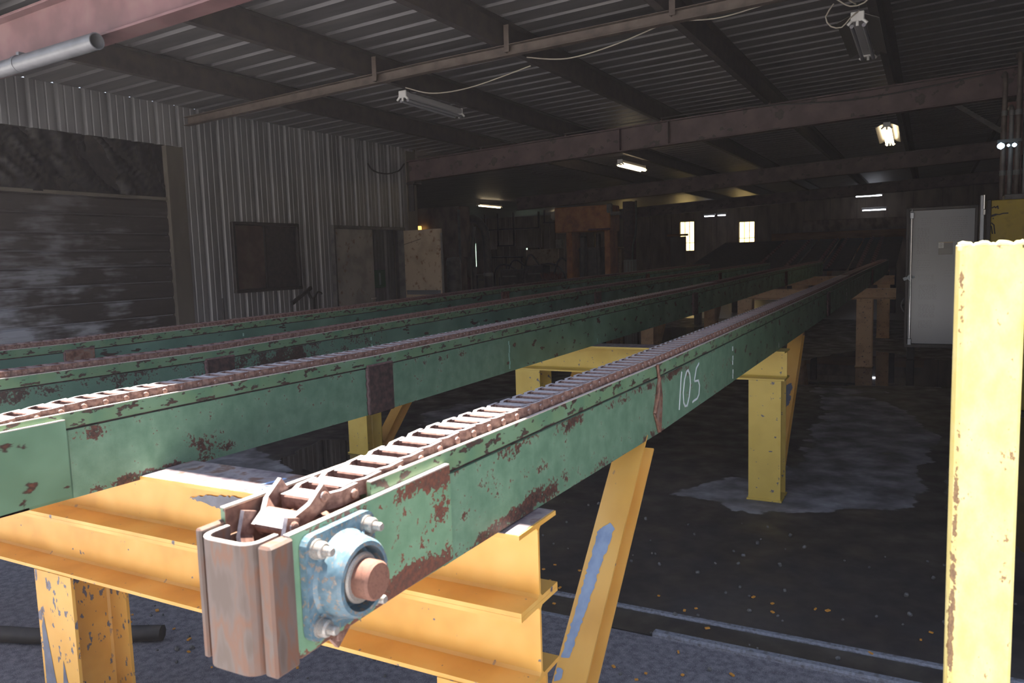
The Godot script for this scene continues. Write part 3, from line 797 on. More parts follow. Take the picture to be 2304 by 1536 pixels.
func batten(called: String, at: Vector3, dir: Vector3, len_: float, lit: int, label: String, ends := true, refl := false, tubes := 2, hang := 0.0) -> void:
	# strip lamp: body, three-pronged end caps, tubes below; lit: 0 off, 1 cool, 2 warm
	var o := thing(called, at, label, "lamp", "shed strip lamps")
	var d := dir.normalized()
	var s := d.cross(UP).normalized()
	var u := s.cross(d)
	var mb := MB.new(); mb.bar(at, at + d * len_, 0.09, 0.055, UP, 0.008); part("housing", mb, M.white_dull, o)
	if refl:
		mb = MB.new()
		for sg in [-1.0, 1.0]:
			mb.bar(at + s * 0.1 * sg - u * 0.01, at + d * len_ + s * 0.1 * sg - u * 0.01, 0.12, 0.004, u + s * 0.45 * sg)
		part("reflector", mb, M.reflector, o)
	for i in tubes:
		var off := s * (0.045 if tubes == 2 else 0.0) * (1.0 if i == 0 else -1.0) - u * 0.065
		mb = MB.new(); mb.cyl(at + off + d * 0.03, at + off + d * (len_ - 0.03), 0.016, 10)
		part("tube", mb, M.tube_off if lit == 0 else glow("tube_cool" if lit == 1 else "tube_warm", Color(0.93, 0.95, 1.0) if lit == 1 else Color(1.0, 0.9, 0.72), 9.0), o)
	if ends:
		for e in [0.0, len_]:
			mb = MB.new()
			mb.box(at + d * e - u * 0.002, Vector3(0.1, 0.075, 0.02), 0.006, Basis(s, u, -d).orthonormalized())
			for k in [-1.0, 0.0, 1.0]:
				var pr: Vector3 = s * k * 0.62 - u * (1.0 - 0.38 * absf(k))
				mb.cyl(at + d * e - u * 0.03 + s * k * 0.04, at + d * e - u * 0.03 + s * k * 0.04 + pr.normalized() * 0.045, 0.012, 8)
			part("end_cap", mb, M.white, o)
	if hang > 0.0:
		for e in [0.12, len_ - 0.12]:
			mb = MB.new(); mb.cyl(at + d * e, at + d * e + UP * hang, 0.003, 5)
			part("hanger", mb, M.cable_dark, o)
	if lit:
		area("lamp_light", at + d * len_ * 0.5 - u * 0.12, Vector2(len_, 0.1) if absf(d.x) > 0.5 else Vector2(0.1, len_), Color(0.95, 0.96, 1.0) if lit == 1 else Color(1.0, 0.9, 0.74), LAMP, -u)

const LAMP := 0.06

func lamps() -> void:
	batten("strip_lamp", V(-4.97, 3.37, 6.98), V(-4.92, 3.335, 8.02) - V(-4.97, 3.37, 6.98), 1.05, 0, "dead white strip lamp with three-pronged end, hung left of the second purlin", true, false, 2, 0.2)
	batten("strip_lamp", V(-0.55, 3.42, 6.95), V(0.0, -0.02, 1.2), 1.2, 0, "dead strip lamp with dark wing reflectors under the fifth purlin", true, true, 2, 0.14)
	batten("strip_lamp", V(-4.83, 3.24, 13.2), V(0.02, 0.0, 1.2), 1.2, 2, "lit twin tube lamp just beyond the long red oxide beam", true, false, 2, 0.32)
	batten("strip_lamp", V(-12.3, 3.32, 21), V(0.12, -0.02, 1.2), 1.2, 2, "lit single tube lamp above the brown duct panel", true, false, 1, 0.12)
	batten("strip_lamp", V(-0.61, 3.4, 13.0), V(0.0, -0.1, 1.2), 1.2, 2, "lit lamp seen end-on with orange-lit reflector wings", true, true, 2, 0.3)
	batten("strip_lamp", V(-2.78, 3.78, 29.6), V(1, 0, 0), 0.92, 1, "topmost of the three stacked lit tubes deep in the shed", false, false, 1, 0.0)
	batten("strip_lamp", V(-2.33, 3.43, 29.6), V(1, 0, 0), 0.86, 1, "middle of the three stacked lit tubes deep in the shed", false, false, 1, 0.3)
	batten("strip_lamp", V(-2.12, 2.95, 29.6), V(1, 0, 0), 0.78, 1, "lowest of the three stacked lit tubes deep in the shed", false, false, 1, 0.7)
	batten("strip_lamp", V(-7.55, 3.03, 29.6), V(1, 0, 0), 0.43, 1, "left of two short lit tubes above the far windows", false, false, 1, 0.4)
	batten("strip_lamp", V(-7.05, 3.04, 29.6), V(1, 0, 0), 0.34, 1, "right of two short lit tubes above the far windows", false, false, 1, 0.4)
	batten("strip_lamp", V(-13.6, 3.36, 29.0), V(1, 0, 0), 0.3, 2, "tiny warm lamp low under the far roof left of the clear bag", false, false, 1, 0.1)

# ---------------------------------------------------------------- conveyor deck
# per beam: nodes [l, x of right face, y bottom, y seam, y top]
var BEAMS := [
	[[0.83, -0.84, 1.003, 1.18, 1.226], [1.6, -0.84, 0.99, 1.176, 1.218], [2.64, -0.84, 0.967, 1.168, 1.212], [5.1, -0.84, 0.972, 1.178, 1.223], [7.6, -0.81, 0.998, 1.205, 1.25], [11.5, -0.75, 1.06, 1.268, 1.314], [16.6, -0.7, 1.11, 1.318, 1.364]],
	[[0.83, -2.08, 0.985, 1.172, 1.216], [1.6, -2.08, 0.972, 1.17, 1.214], [2.64, -2.08, 0.961, 1.16, 1.205], [5.1, -2.08, 0.975, 1.177, 1.222], [7.6, -2.03, 1.0, 1.203, 1.248], [11.5, -1.95, 1.06, 1.265, 1.31], [16.6, -1.87, 1.11, 1.315, 1.36]],
	[[0.83, -3.05, 0.985, 1.178, 1.22], [2.64, -3.05, 0.958, 1.156, 1.2], [5.1, -3.05, 0.985, 1.19, 1.235], [7.6, -3.05, 1.015, 1.222, 1.267], [11.5, -2.95, 1.06, 1.265, 1.31], [16.6, -2.87, 1.11, 1.315, 1.36]],
	[[0.83, -4.15, 0.985, 1.178, 1.22], [2.64, -4.15, 0.965, 1.166, 1.21], [5.1, -4.15, 0.985, 1.188, 1.233], [7.6, -4.15, 1.025, 1.232, 1.277], [11.5, -4.13, 1.06, 1.265, 1.31], [16.6, -4.1, 1.11, 1.315, 1.36]],
]
const WIDE := 0.135

func node_at(b: Array, l: float) -> Array:
	for i in b.size() - 1:
		if l <= b[i + 1][0] or i == b.size() - 2:
			var k: float = (l - b[i][0]) / (b[i + 1][0] - b[i][0])
			var o := []
			for j in 5: o.append(lerpf(b[i][j], b[i + 1][j], k))
			o[0] = l
			return o
	return b[0]

func span(b: Array, l0: float, l1: float) -> Array:
	var o := [node_at(b, l0)]
	for q in b:
		if q[0] > l0 + 0.01 and q[0] < l1 - 0.01: o.append(q)
	o.append(node_at(b, l1))
	return o

func loft(mb: MB, s: Array, x0: float, x1: float, yk0: int, d0: float, yk1: int, d1: float) -> void: # a bar along the nodes; x0 < x1 from the right face, y from node columns
	for i in s.size() - 1:
		var p: Array = s[i]; var q: Array = s[i + 1]
		var a := V(p[1] + x0, p[yk0] + d0, p[0]); var b := V(p[1] + x1, p[yk0] + d0, p[0]); var c := V(p[1] + x1, p[yk1] + d1, p[0]); var d := V(p[1] + x0, p[yk1] + d1, p[0])
		var e := V(q[1] + x0, q[yk0] + d0, q[0]); var f := V(q[1] + x1, q[yk0] + d0, q[0]); var g := V(q[1] + x1, q[yk1] + d1, q[0]); var h := V(q[1] + x0, q[yk1] + d1, q[0])
		mb.quad(b, f, g, c); mb.quad(e, a, d, h); mb.quad(d, c, g, h); mb.quad(e, f, b, a)
		if i == 0: mb.quad(a, b, c, d)
		if i == s.size() - 2: mb.quad(f, e, h, g)

func face_strip(s: Array, off: float, l0: float, len_: float, ht: float) -> MB: # the painted right face of the body with its own texture
	var mb := MB.new()
	for i in s.size() - 1:
		var p: Array = s[i]; var q: Array = s[i + 1]
		mb.quad_uv(V(p[1] + off, p[2], p[0]), V(q[1] + off, q[2], q[0]), V(q[1] + off, q[3] - 0.003, q[0]), V(p[1] + off, p[3] - 0.003, p[0]), Vector2((p[0] - l0) / len_, 1), Vector2((q[0] - l0) / len_, 1), Vector2((q[0] - l0) / len_, 0), Vector2((p[0] - l0) / len_, 0))
	return mb

func beam(k: int, label: String, faces: Array) -> Node3D: # faces: [l0, l1, material] with painted textures
	var b: Array = BEAMS[k]
	var o := thing("conveyor_rail", V(b[0][1] - WIDE / 2, b[0][2], b[0][0]), label, "conveyor beam", "green conveyor beams")
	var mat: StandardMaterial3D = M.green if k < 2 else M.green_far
	var mb := MB.new()
	loft(mb, span(b, 1.16, 16.6), -WIDE, -0.002, 2, 0.0, 3, -0.003)
	var body := part("body", mb, mat, o)
	mb = MB.new()
	loft(mb, span(b, 0.83, 1.16), -0.011, -0.002, 2, 0.0, 3, -0.003)
	loft(mb, span(b, 0.83, 1.16), -WIDE, -WIDE + 0.009, 2, 0.0, 3, -0.003)
	loft(mb, span(b, 0.83, 1.16), -WIDE, -0.002, 2, 0.0, 2, 0.01)
	part("end_walls", mb, M.rust, body)
	mb = MB.new()
	loft(mb, span(b, 1.04, 16.6), -0.0135, -0.012, 3, 0.003, 4, -0.001); loft(mb, span(b, 0.83, 16.6), -WIDE + 0.011, -WIDE + 0.0125, 3, 0.003, 4, -0.001)
	part("liner", mb, M.rust, body)
	var l := 1.0
	var edges := []
	for f in faces: edges.append(f)
	for f in edges: part("painted_face", face_strip(span(b, f[0], f[1]), 0.0, f[0], f[1] - f[0], 0.2), f[2], body)
	mb = MB.new() # top rails: two walls with a shadow gap under them
	loft(mb, span(b, 1.04, 16.6), -0.012, -0.003, 3, 0.003, 4, 0.0)
	part("rail", mb, M.rail_green, o)
	mb = MB.new(); loft(mb, span(b, 0.83, 16.6), -WIDE + 0.002, -WIDE + 0.011, 3, 0.003, 4, 0.0); part("rail", mb, M.rail_green, o)
	mb = MB.new(); loft(mb, span(b, 1.04, 16.6), -0.0115, -0.0025, 4, 0.0, 4, 0.002); loft(mb, span(b, 0.83, 16.6), -WIDE + 0.0015, -WIDE + 0.0115, 4, 0.0, 4, 0.002); part("worn_edge", mb, M.bare, o, "bare worn top edges")
	mb = MB.new(); loft(mb, span(b, 1.16, 16.6), -0.016, -0.008, 3, -0.01, 3, 0.012); loft(mb, span(b, 1.16, 16.6), -WIDE + 0.014, -0.016, 3, -0.004, 3, 0.006); part("trough", mb, M.rust_dark, o)
	# splice plates every five metres
	for sl in [2.66, 7.6, 12.5]:
		var q := node_at(b, sl)
		if k == 0 and sl < 3.0: continue
		mb = MB.new(); mb.box(V(q[1] + 0.006, (q[2] + q[3]) / 2 + 0.004, sl), Vector3(0.014, q[3] - q[2] + 0.008, 0.17), 0.004)
		var sp := part("splice_plate", mb, M.rust_dark if k < 3 else M.rust, o)
		mb = MB.new() # weld bead round it
		var pts := []
		for i in 13: pts.append(V(q[1] + 0.006 + 0.003 * sin(i * 2.2), lerpf(q[2] + 0.005, q[3], i / 12.0), sl - 0.088 + 0.003 * cos(i * 2.9)))
		mb.tube(pts, 0.007, 6)
		pts = []
		for i in 9: pts.append(V(q[1] + 0.006, q[3] + 0.008 + 0.002 * sin(i * 3.1), lerpf(sl - 0.085, sl + 0.085, i / 8.0)))
		mb.tube(pts, 0.006, 6)
		part("weld_bead", mb, M.link_far, sp)
	# chalk ticks on the splice side
	for ck in [[3.84, 0.16, 0.02, 0.010], [5.16, 0.03 if k < 2 else 0.12, 0.0, 0.008], [9.1, 0.14, 0.02, 0.012], [12.0, 0.14, 0.02, 0.012]]:
		var q := node_at(b, ck[0])
		mb = MB.new()
		for i in 7:
			if k != 1 and i % 3 == 2: continue
			var ya := lerpf(q[2] + 0.015, q[2] + 0.015 + ck[1], i / 7.0)
			mb.box(V(q[1] + 0.0006, ya + ck[1] / 14.0, ck[0] + 0.004 * sin(i * 1.7)), Vector3(0.0016, ck[1] / 7.0 * 0.93, ck[3]))
		part("chalk_tick", mb, M.chalk_green if k != 0 else M.chalk, o)
	return o

var link_mesh: ArrayMesh

func make_link() -> ArrayMesh: # an offset-sidebar mill chain link, from its barrel (z = 0) to its pin (z = -pitch)
	var mb := MB.new()
	var p := 0.0663
	for sg in [-1.0, 1.0]:
		var pl := [[0.030, -0.013], [0.038, -0.013], [0.038, 0.013], [0.050, 0.037], [0.050, p + 0.013], [0.042, p + 0.013], [0.042, 0.041], [0.030, 0.017]]
		var pf := PackedVector2Array()
		for q in pl: pf.append(Vector2(q[0] * sg, q[1]))
		if sg < 0: pf.reverse()
		mb.ext(pf, Vector3(0, -0.0135, 0), Vector3(0, 0.0135, 0), Vector3(0, 0, -1))
		mb.lathe([[0.0085, 0.0], [0.0085, 0.003], [0.006, 0.005], [0.0, 0.005]], Vector3(0.05 * sg, -0.002, -p), Vector3(sg, 0, 0), 10)
	mb.cyl(Vector3(-0.031, 0, 0), Vector3(0.031, 0, 0), 0.0145, 14)
	mb.box(Vector3(0, 0.0065, -0.005), Vector3(0.064, 0.014, 0.04), 0.003)
	# upper faces are polished by the boards: a surface of their own
	var side := MB.new(); var top := MB.new()
	for i in range(0, mb.v.size(), 3):
		var d := top if mb.n[i].y > 0.75 else side
		for j in 3:
			d.v.append(mb.v[i + j]); d.n.append(mb.n[i + j]); d.t.append(mb.t[i + j])
	var m := side.mesh()
	var a := []
	a.resize(Mesh.ARRAY_MAX)
	a[Mesh.ARRAY_VERTEX] = top.v; a[Mesh.ARRAY_NORMAL] = top.n; a[Mesh.ARRAY_TEX_UV] = top.t
	m.add_surface_from_arrays(Mesh.PRIMITIVE_TRIANGLES, a)
	m.surface_set_material(0, M.link); m.surface_set_material(1, M.link_top)
	return m

func chain(k: int, l0: float, l1: float, label: String, wrap := false) -> void:
	var b: Array = BEAMS[k]
	var o := thing("conveyor_chain", V(b[0][1] - WIDE / 2, b[0][4], 0.95), label, "chain", "conveyor chains")
	if link_mesh == null: link_mesh = make_link()
	var p := 0.0663
	var at := []
	if wrap: # round the idler wheel at the near end, from below up to the top strand
		var c := V(b[0][1] - WIDE / 2, 1.105, 0.945)
		var rad := 0.105
		for i in range(6, 0, -1):
			var an := i * p / rad
			at.append([c + V(0, rad * cos(an), -rad * sin(an)), -an])
	var l := 0.945
	while l < 16.2:
		if l >= l0 or wrap:
			var q := node_at(b, l); var r := node_at(b, l + p)
			var dip := 0.026 * clampf((1.36 - l) / 0.4, 0.0, 1.0); var dip2 := 0.026 * clampf((1.36 - l - p) / 0.4, 0.0, 1.0)
			at.append([V(q[1] - WIDE / 2, q[4] + 0.011 - dip, l), -atan2(r[4] - dip2 - q[4] + dip, p), l])
		l += p
	var far: Array[Transform3D] = []
	for e in at:
		var t := Transform3D(Basis(Vector3.RIGHT, -e[1]), e[0] - o.position)
		if e.size() > 2 and e[2] > l1:
			far.append(t)
			continue
		var m := MeshInstance3D.new()
		m.name = "link"; m.mesh = link_mesh; m.transform = t
		if k >= 2: m.set_surface_override_material(1, M.link_far)
		o.add_child(m, true)
	var mm := MultiMesh.new()
	mm.transform_format = MultiMesh.TRANSFORM_3D
	mm.mesh = link_mesh
	mm.instance_count = far.size()
	for i in far.size(): mm.set_instance_transform(i, far[i])
	var mi := MultiMeshInstance3D.new()
	mi.name = "far_links"; mi.multimesh = mm; mi.material_override = M.link_far
	mi.set_meta("kind", "stuff")
	o.add_child(mi, true)

func support(l0: float, top: float, h: float, x0: float, x1: float, legs: Array, double_: bool, mats: Array, label: String, braces: Array, legw := 0.2) -> Node3D:
	# I-beam cross member (front flange edge at l0) on upright I-section legs, sloped braces behind the legs
	var o := thing("support_frame", V((x0 + x1) / 2, 0, l0 + 0.1), label, "support frame", "conveyor support frames")
	var lc := l0 + 0.097
	var mb := MB.new()
	var y := top
	for i in (2 if double_ else 1):
		mb = MB.new()
		mb.ext(shift(ipro(0.194, h, 0.011, 0.008), Vector2(lc, y - h / 2)), Vector3(x0, 0, 0), Vector3(x1, 0, 0), UP)
		part("cross_beam", mb, mats[0], o)
		y -= h + 0.0005
	for x in legs:
		mb = MB.new()
		# the profile lies in the ground plane: flanges face along the shed
		mb.ext(shift(ipro(legw, 0.2, 0.011, 0.008), Vector2(x, lc)), Vector3(0, 0.012, 0), Vector3(0, y, 0), Vector3(0, 0, -1))
		part("leg", mb, mats[1], o)
		mb = MB.new(); mb.box(V(x, 0.006, lc), Vector3(legw + 0.02, 0.012, 0.23), 0.003); part("base_plate", mb, mats[1], o)
	for q in braces: # [x, l bottom, l top, y top, width]
		mb = MB.new()
		mb.ext(ipro(q[4], q[4], 0.008, 0.007, true), V(q[0], 0.02, q[1]), V(q[0], q[3], q[2]), Vector3(1, 0, 0))
		part("brace", mb, mats[2], o)
	return o

func patch(parent: Node, called: String, pts: Array, org: Vector3, ax: Vector3, ay: Vector3, mat: Material, seed_: int, thick := 0.0012) -> void:
	# a flat flake with a ragged edge: outline in metres on the plane org + ax, ay
	var r := RandomNumberGenerator.new(); r.seed = seed_
	var pf := PackedVector2Array()
	for i in pts.size():
		var a := Vector2(pts[i][0], pts[i][1]); var b := Vector2(pts[(i + 1) % pts.size()][0], pts[(i + 1) % pts.size()][1])
		var k := maxi(2, int((b - a).length() / 0.008))
		var nrm := (b - a).normalized().orthogonal()
		for j in k: pf.append(a.lerp(b, j / float(k)) + nrm * r.randf_range(-0.0035, 0.0035))
	if Geometry2D.triangulate_polygon(pf).is_empty():
		pf.clear()
		for q in pts: pf.append(Vector2(q[0], q[1]))
	var mb := MB.new()
	var nz := ax.cross(ay).normalized()
	var bs := Basis(ax.normalized(), ay.normalized(), nz)
	var ix := Geometry2D.triangulate_polygon(pf)
	for i in range(0, ix.size(), 3):
		var t := []
		for q in 3: t.append(org + bs * Vector3(pf[ix[i + q]].x, pf[ix[i + q]].y, thick))
		if (t[1] - t[0]).cross(t[2] - t[0]).dot(nz) > 0: mb.tri(t[0], t[1], t[2])
		else: mb.tri(t[0], t[2], t[1])
	part(called, mb, mat, parent)

func strokes(mb: MB, lines: Array, org: Vector3, ax: Vector3, ay: Vector3, w: float, thick := 0.0015) -> void: # chalk or pen lines as thin flat bars on a plane
	var nz := ax.cross(ay).normalized()
	for ln in lines:
		for i in ln.size() - 1:
			var a: Vector3 = org + ax * ln[i][0] + ay * ln[i][1]
			var b: Vector3 = org + ax * ln[i + 1][0] + ay * ln[i + 1][1]
			var d := (b - a).normalized()
			mb.box((a + b) / 2 + nz * thick * 0.5, Vector3((b - a).length() + w * 0.5, w, thick), 0.0, Basis(d, nz.cross(d), nz))

func build_deck() -> void:
	var paint := [C("577962"), C("719179")]
	var rr := [C("2f2524"), C("6a4236")]
	# nearest beam: rust along the seam from 1.3 m on, blots by the end plate, streaks
	var f0 := [[0.62, 0.02, 0.14, 0.03, 0.3], [0.3, 0.02, 0.1, 0.025, 0.25], [1.1, 0.02, 0.35, 0.02, 0.22], [1.55, 0.015, 0.3, 0.022, 0.28], [0.45, 0.17, 0.25, 0.04, 0.3], [0.25, 0.19, 0.2, 0.03, 0.3], [0.85, 0.19, 0.15, 0.02, 0.2], [1.35, 0.19, 0.2, 0.02, 0.2], [1.8, 0.06, 0.05, 0.1, 0.22], [2.1, 0.12, 0.12, 0.06, 0.12], [2.5, 0.1, 0.2, 0.07, 0.12], [0.15, 0.1, 0.1, 0.06, 0.14], [0.4, 0.09, 0.12, 0.05, 0.16]]
	var t0 := faced(face_tex(1900, 150, 2.6, 0.2, 101, paint, rr, f0, [0.16, 0.012, 0.10, 0.010], 0.73))
	var f1 := [[0.25, 0.19, 0.25, 0.03, 0.35], [0.42, 0.13, 0.12, 0.05, 0.22], [0.5, 0.17, 0.1, 0.04, 0.25], [0.0, 0.02, 0.2, 0.03, 0.25], [0.9, 0.02, 0.3, 0.02, 0.12], [1.9, 0.03, 0.5, 0.02, 0.15]]
	var t1 := faced(face_tex(1500, 120, 2.5, 0.2, 111, paint, rr, f1, [0.1, 0.012, 0.05, 0.01], 0.74))
	var f2 := [[0.2, 0.02, 0.3, 0.04, 0.28], [0.75, 0.03, 0.15, 0.06, 0.15], [1.5, 0.08, 0.5, 0.13, 0.24], [1.8, 0.06, 0.25, 0.1, 0.2], [2.3, 0.05, 0.3, 0.06, 0.16]]
	var t2 := faced(face_tex(1200, 90, 2.6, 0.2, 121, [C("4f7060"), C("5d7e6c")], [C("2f2726"), C("4c3a35")], f2, [0.14, 0.012, 0.05, 0.02], 0.70))
	var o := beam(0, "nearest green conveyor beam, with blue bearing and chalked 105", [[1.25, 3.85, t0]])
	var o1 := beam(1, "second nearest green conveyor beam with dark splice plate and chalk tick", [[1.28, 3.78, t1]])
	beam(2, "third green conveyor beam, rust-spotted, with burnt dark splice plate", [[1.4, 4.0, t2]])
	beam(3, "farthest green conveyor beam, nearest to the left wall", [])
	# --- nearest beam: end plate, nose, bearing
	var fp := faced(face_tex(900, 420, 0.44, 0.2, 131, [C("66896c"), C("7a9b7e")], [C("5a4038"), C("7c4c3c")], [[0.4, 0.0, 0.1, 0.05, 0.32], [0.41, 0.06, 0.04, 0.06, 0.3], [0.12, 0.01, 0.08, 0.02, 0.2], [0.3, 0.02, 0.1, 0.02, 0.2], [0.32, 0.19, 0.16, 0.035, 0.42], [0.36, 0.1, 0.06, 0.05, 0.12], [0.26, 0.12, 0.04, 0.06, 0.12]], [0.1, 0.006, 0.16, 0.01], 0.70))
	for ob in [[o, 0], [o1, 1]]:
		var b: Array = BEAMS[ob[1]]
		var q0 := node_at(b, 0.83); var q1 := node_at(b, 1.27)
		var mb := MB.new()
		mb.quad_uv(V(q0[1] + 0.01, q0[2] + 0.004, 0.83), V(q1[1] + 0.01, q1[2] + 0.012, 1.27), V(q1[1] + 0.01, 1.198, 1.27), V(q0[1] + 0.01, 1.2, 0.83), Vector2(0, 1), Vector2(1, 1), Vector2(1, 0), Vector2(0, 0))
		var pl := part("end_plate_face", mb, fp if ob[1] == 0 else M.green, ob[0])
		mb = MB.new()
		mb.box(V(q0[1] + 0.004, 1.102, 1.05), Vector3(0.0118, 0.194, 0.44), 0.002)
		part("end_plate", mb, M.rust, pl)
		mb = MB.new(); mb.box(V(q0[1] + 0.003, 1.1995, 1.05), Vector3(0.012, 0.003, 0.44)); part("worn_edge", mb, M.bare, ob[0])
		# rounded nose: C-shaped plate closing the end
		mb = MB.new()
		var xr: float = q0[1]; var xl: float = xr - WIDE
		var outer := []; var inner := []
		var rad := 0.028
		for i in 6:
			var an := PI + PI / 2 * i / 5.0
			outer.append(Vector2(xl + rad + 0.012 + cos(an) * rad, 0.772 + rad + sin(an) * rad)); inner.append(Vector2(xl + rad + 0.012 + cos(an) * (rad - 0.009), 0.772 + rad + sin(an) * (rad - 0.009)))
		for i in 6:
			var an := PI * 1.5 + PI / 2 * i / 5.0
			outer.append(Vector2(xr - rad - 0.012 + cos(an) * rad, 0.772 + rad + sin(an) * rad)); inner.append(Vector2(xr - rad - 0.012 + cos(an) * (rad - 0.009), 0.772 + rad + sin(an) * (rad - 0.009)))
		outer.append(Vector2(xr - 0.012, 0.83)); inner.append(Vector2(xr - 0.021, 0.83))
		outer.push_front(Vector2(xl + 0.012, 0.83)); inner.push_front(Vector2(xl + 0.021, 0.83))
		inner.reverse()
		var pf := PackedVector2Array(outer + inner)
		mb.ext(pf, Vector3(0, 1.0, 0), Vector3(0, 1.199, 0), Vector3(0, 0, -1))
		# side laps of the nose, a step lower and wider
		mb.box(V(xl + 0.004, 1.105, 0.81), Vector3(0.012, 0.205, 0.055), 0.003)
		mb.box(V(xr + 0.001, 1.098, 0.81), Vector3(0.026, 0.2, 0.05), 0.004)
		part("nose_plate", mb, M.rust_stripe, ob[0])
		mb = MB.new()
		mb.ext(pf, Vector3(0, 1.199, 0), Vector3(0, 1.2005, 0), Vector3(0, 0, -1))
		part("nose_rim", mb, M.bare, ob[0], "bare metal rim of the nose")
		mb = MB.new() # idler wheel inside
		mb.lathe([[0.03, 0.0], [0.082, 0.0], [0.088, 0.01], [0.088, 0.04], [0.082, 0.05], [0.03, 0.05]], V(xr - WIDE / 2 - 0.025, 1.105, 0.945), Vector3(1, 0, 0), 32)
		part("idler_wheel", mb, M.rust, ob[0])
	var bx := -0.829
	var bc := V(bx, 1.108, 0.928)
	var mb := MB.new()
	# square flange with rounded corners
	var sq := PackedVector2Array()
	for cnr in 4:
		for i in 5:
			var an := PI / 2 * cnr + PI / 2 * i / 4.0
			var cx := 0.062 * (1 if cnr in [0, 3] else -1); var cy := 0.064 * (1 if cnr in [0, 1] else -1)
			sq.append(Vector2(cx + cos(an) * 0.02, cy + sin(an) * 0.02))
	# extruded towards +x: profile x runs along the shed
	mb.ext(sq, bc, bc + Vector3(0.014, 0, 0), UP)
	mb.lathe([[0.074, 0.012], [0.068, 0.02], [0.062, 0.052], [0.058, 0.057], [0.051, 0.057], [0.049, 0.03], [0.03, 0.028]], bc, Vector3(1, 0, 0), 36)
	for q in [[0.055, 0.055], [-0.055, 0.055], [0.055, -0.055], [-0.055, -0.055]]:
		mb.bar(bc + V(0.012, q[1] * 0.95, q[0] * 0.95), bc + V(0.022, q[1] * 0.55, q[0] * 0.55), 0.014, 0.02)
	var bg := part("flange_bearing", mb, M.bearing, o, "blue flange bearing")
	mb = MB.new(); mb.lathe([[0.04, 0.02], [0.04, 0.05], [0.037, 0.053], [0.031, 0.053]], bc, Vector3(1, 0, 0), 28); part("collar", mb, M.bolt, bg)
	mb = MB.new(); mb.lathe([[0.031, 0.02], [0.031, 0.079], [0.028, 0.083], [0.0, 0.083]], bc, Vector3(1, 0, 0), 28); part("shaft", mb, M.shaft, bg, "rusty shaft end")
	for q in [[0.06, 0.062], [-0.06, 0.062], [0.06, -0.062], [-0.06, -0.062]]:
		mb = MB.new()
		mb.lathe([[0.0, 0.014], [0.016, 0.014], [0.016, 0.018], [0.0135, 0.018], [0.0135, 0.029], [0.011, 0.032], [0.0075, 0.032], [0.0075, 0.044], [0.006, 0.047], [0.0, 0.047]], bc + V(0, q[1], q[0]), Vector3(1, 0, 0), 6 if false else 12)
		part("bolt", mb, M.bolt, bg)
	# rusty mended splice on the nearest beam
	mb = MB.new()
	var q := node_at(BEAMS[0], 2.64)
	var dia := PackedVector2Array([Vector2(-0.045, 0.0), Vector2(0.0, -0.075), Vector2(0.03, -0.1), Vector2(0.045, -0.02), Vector2(0.05, 0.03), Vector2(0.03, 0.1), Vector2(0.008, 0.1), Vector2(-0.015, 0.06)])
	mb.ext(shift(dia, Vector2(2.64, 1.066)), Vector3(q[1] - 0.002, 0, 0), Vector3(q[1] + 0.004, 0, 0), UP)
	var sp := part("splice_plate", mb, M.rust, o, "rusty diamond-shaped mending plate")
	mb = MB.new()
	mb.tube([V(q[1] + 0.004, 1.165, 2.652), V(q[1] + 0.008, 1.13, 2.625), V(q[1] + 0.007, 1.1, 2.62), V(q[1] + 0.008, 1.07, 2.6), V(q[1] + 0.005, 1.05, 2.592)], 0.0075, 7)
	mb.tube([V(q[1] + 0.004, 1.05, 2.592), V(q[1] + 0.005, 1.0, 2.625), V(q[1] + 0.004, 0.975, 2.64)], 0.006, 7)
	mb.tube([V(q[1] + 0.002, 1.215, 2.64), V(q[1] + 0.003, 1.165, 2.65)], 0.006, 6)
	part("weld_bead", mb, M.rust, sp)
	# chalk writing on the beam and on the first support's flange
	mb = MB.new()
	var org := V(q[1] - 0.0 + 0.0005, 0, 0)
	var ax := V(0, 0, 1); var ay := UP
	strokes(mb, [[[2.945, 1.144], [2.935, 1.12], [2.908, 1.005]], [[3.035, 1.14], [3.015, 1.137], [2.985, 1.11], [2.965, 1.06], [2.97, 1.02], [2.99, 1.003], [3.02, 1.0], [3.05, 1.03], [3.07, 1.08], [3.06, 1.12], [3.035, 1.14]], [[3.2, 1.145], [3.16, 1.13], [3.15, 1.115], [3.13, 1.085], [3.135, 1.08], [3.19, 1.075], [3.21, 1.05], [3.2, 1.015], [3.17, 1.002], [3.12, 1.002], [3.1, 1.0]]], org, ax, ay, 0.008)
	part("chalk_number", mb, M.chalk, o, "chalked number 105")
	chain(0, 0.9, 9.5, "chain on the nearest beam, sunlit and wrapped round the idler at its end", true)
	chain(1, 1.0, 8.5, "rusty mill chain on the second nearest green beam")
	chain(2, 1.3, 7.0, "rusty mill chain on the third green beam, with dull pins")
	chain(3, 1.9, 6.0, "rusty mill chain on the farthest green beam, by the left wall")
	# --- supports
	var ylw := [M.yellow, M.yellow_chip, M.yellow]
	var s1 := support(1.487, 0.985, 0.192, -5.0, -0.795, [-4.4, -2.57, -0.93], true, ylw, "nearest yellow support frame of two stacked I-beams, with peeling braces", [[-0.89, 1.66, 2.56, 0.955, 0.1], [-4.25, 1.66, 2.6, 0.96, 0.1]])
	var fl := MB.new(); fl.box(V(-2.9, 0.9856, 1.584), Vector3(4.2, 0.0012, 0.192)); part("bare_flange", fl, M.flange_bare, s1, "bare worn top of the flange")
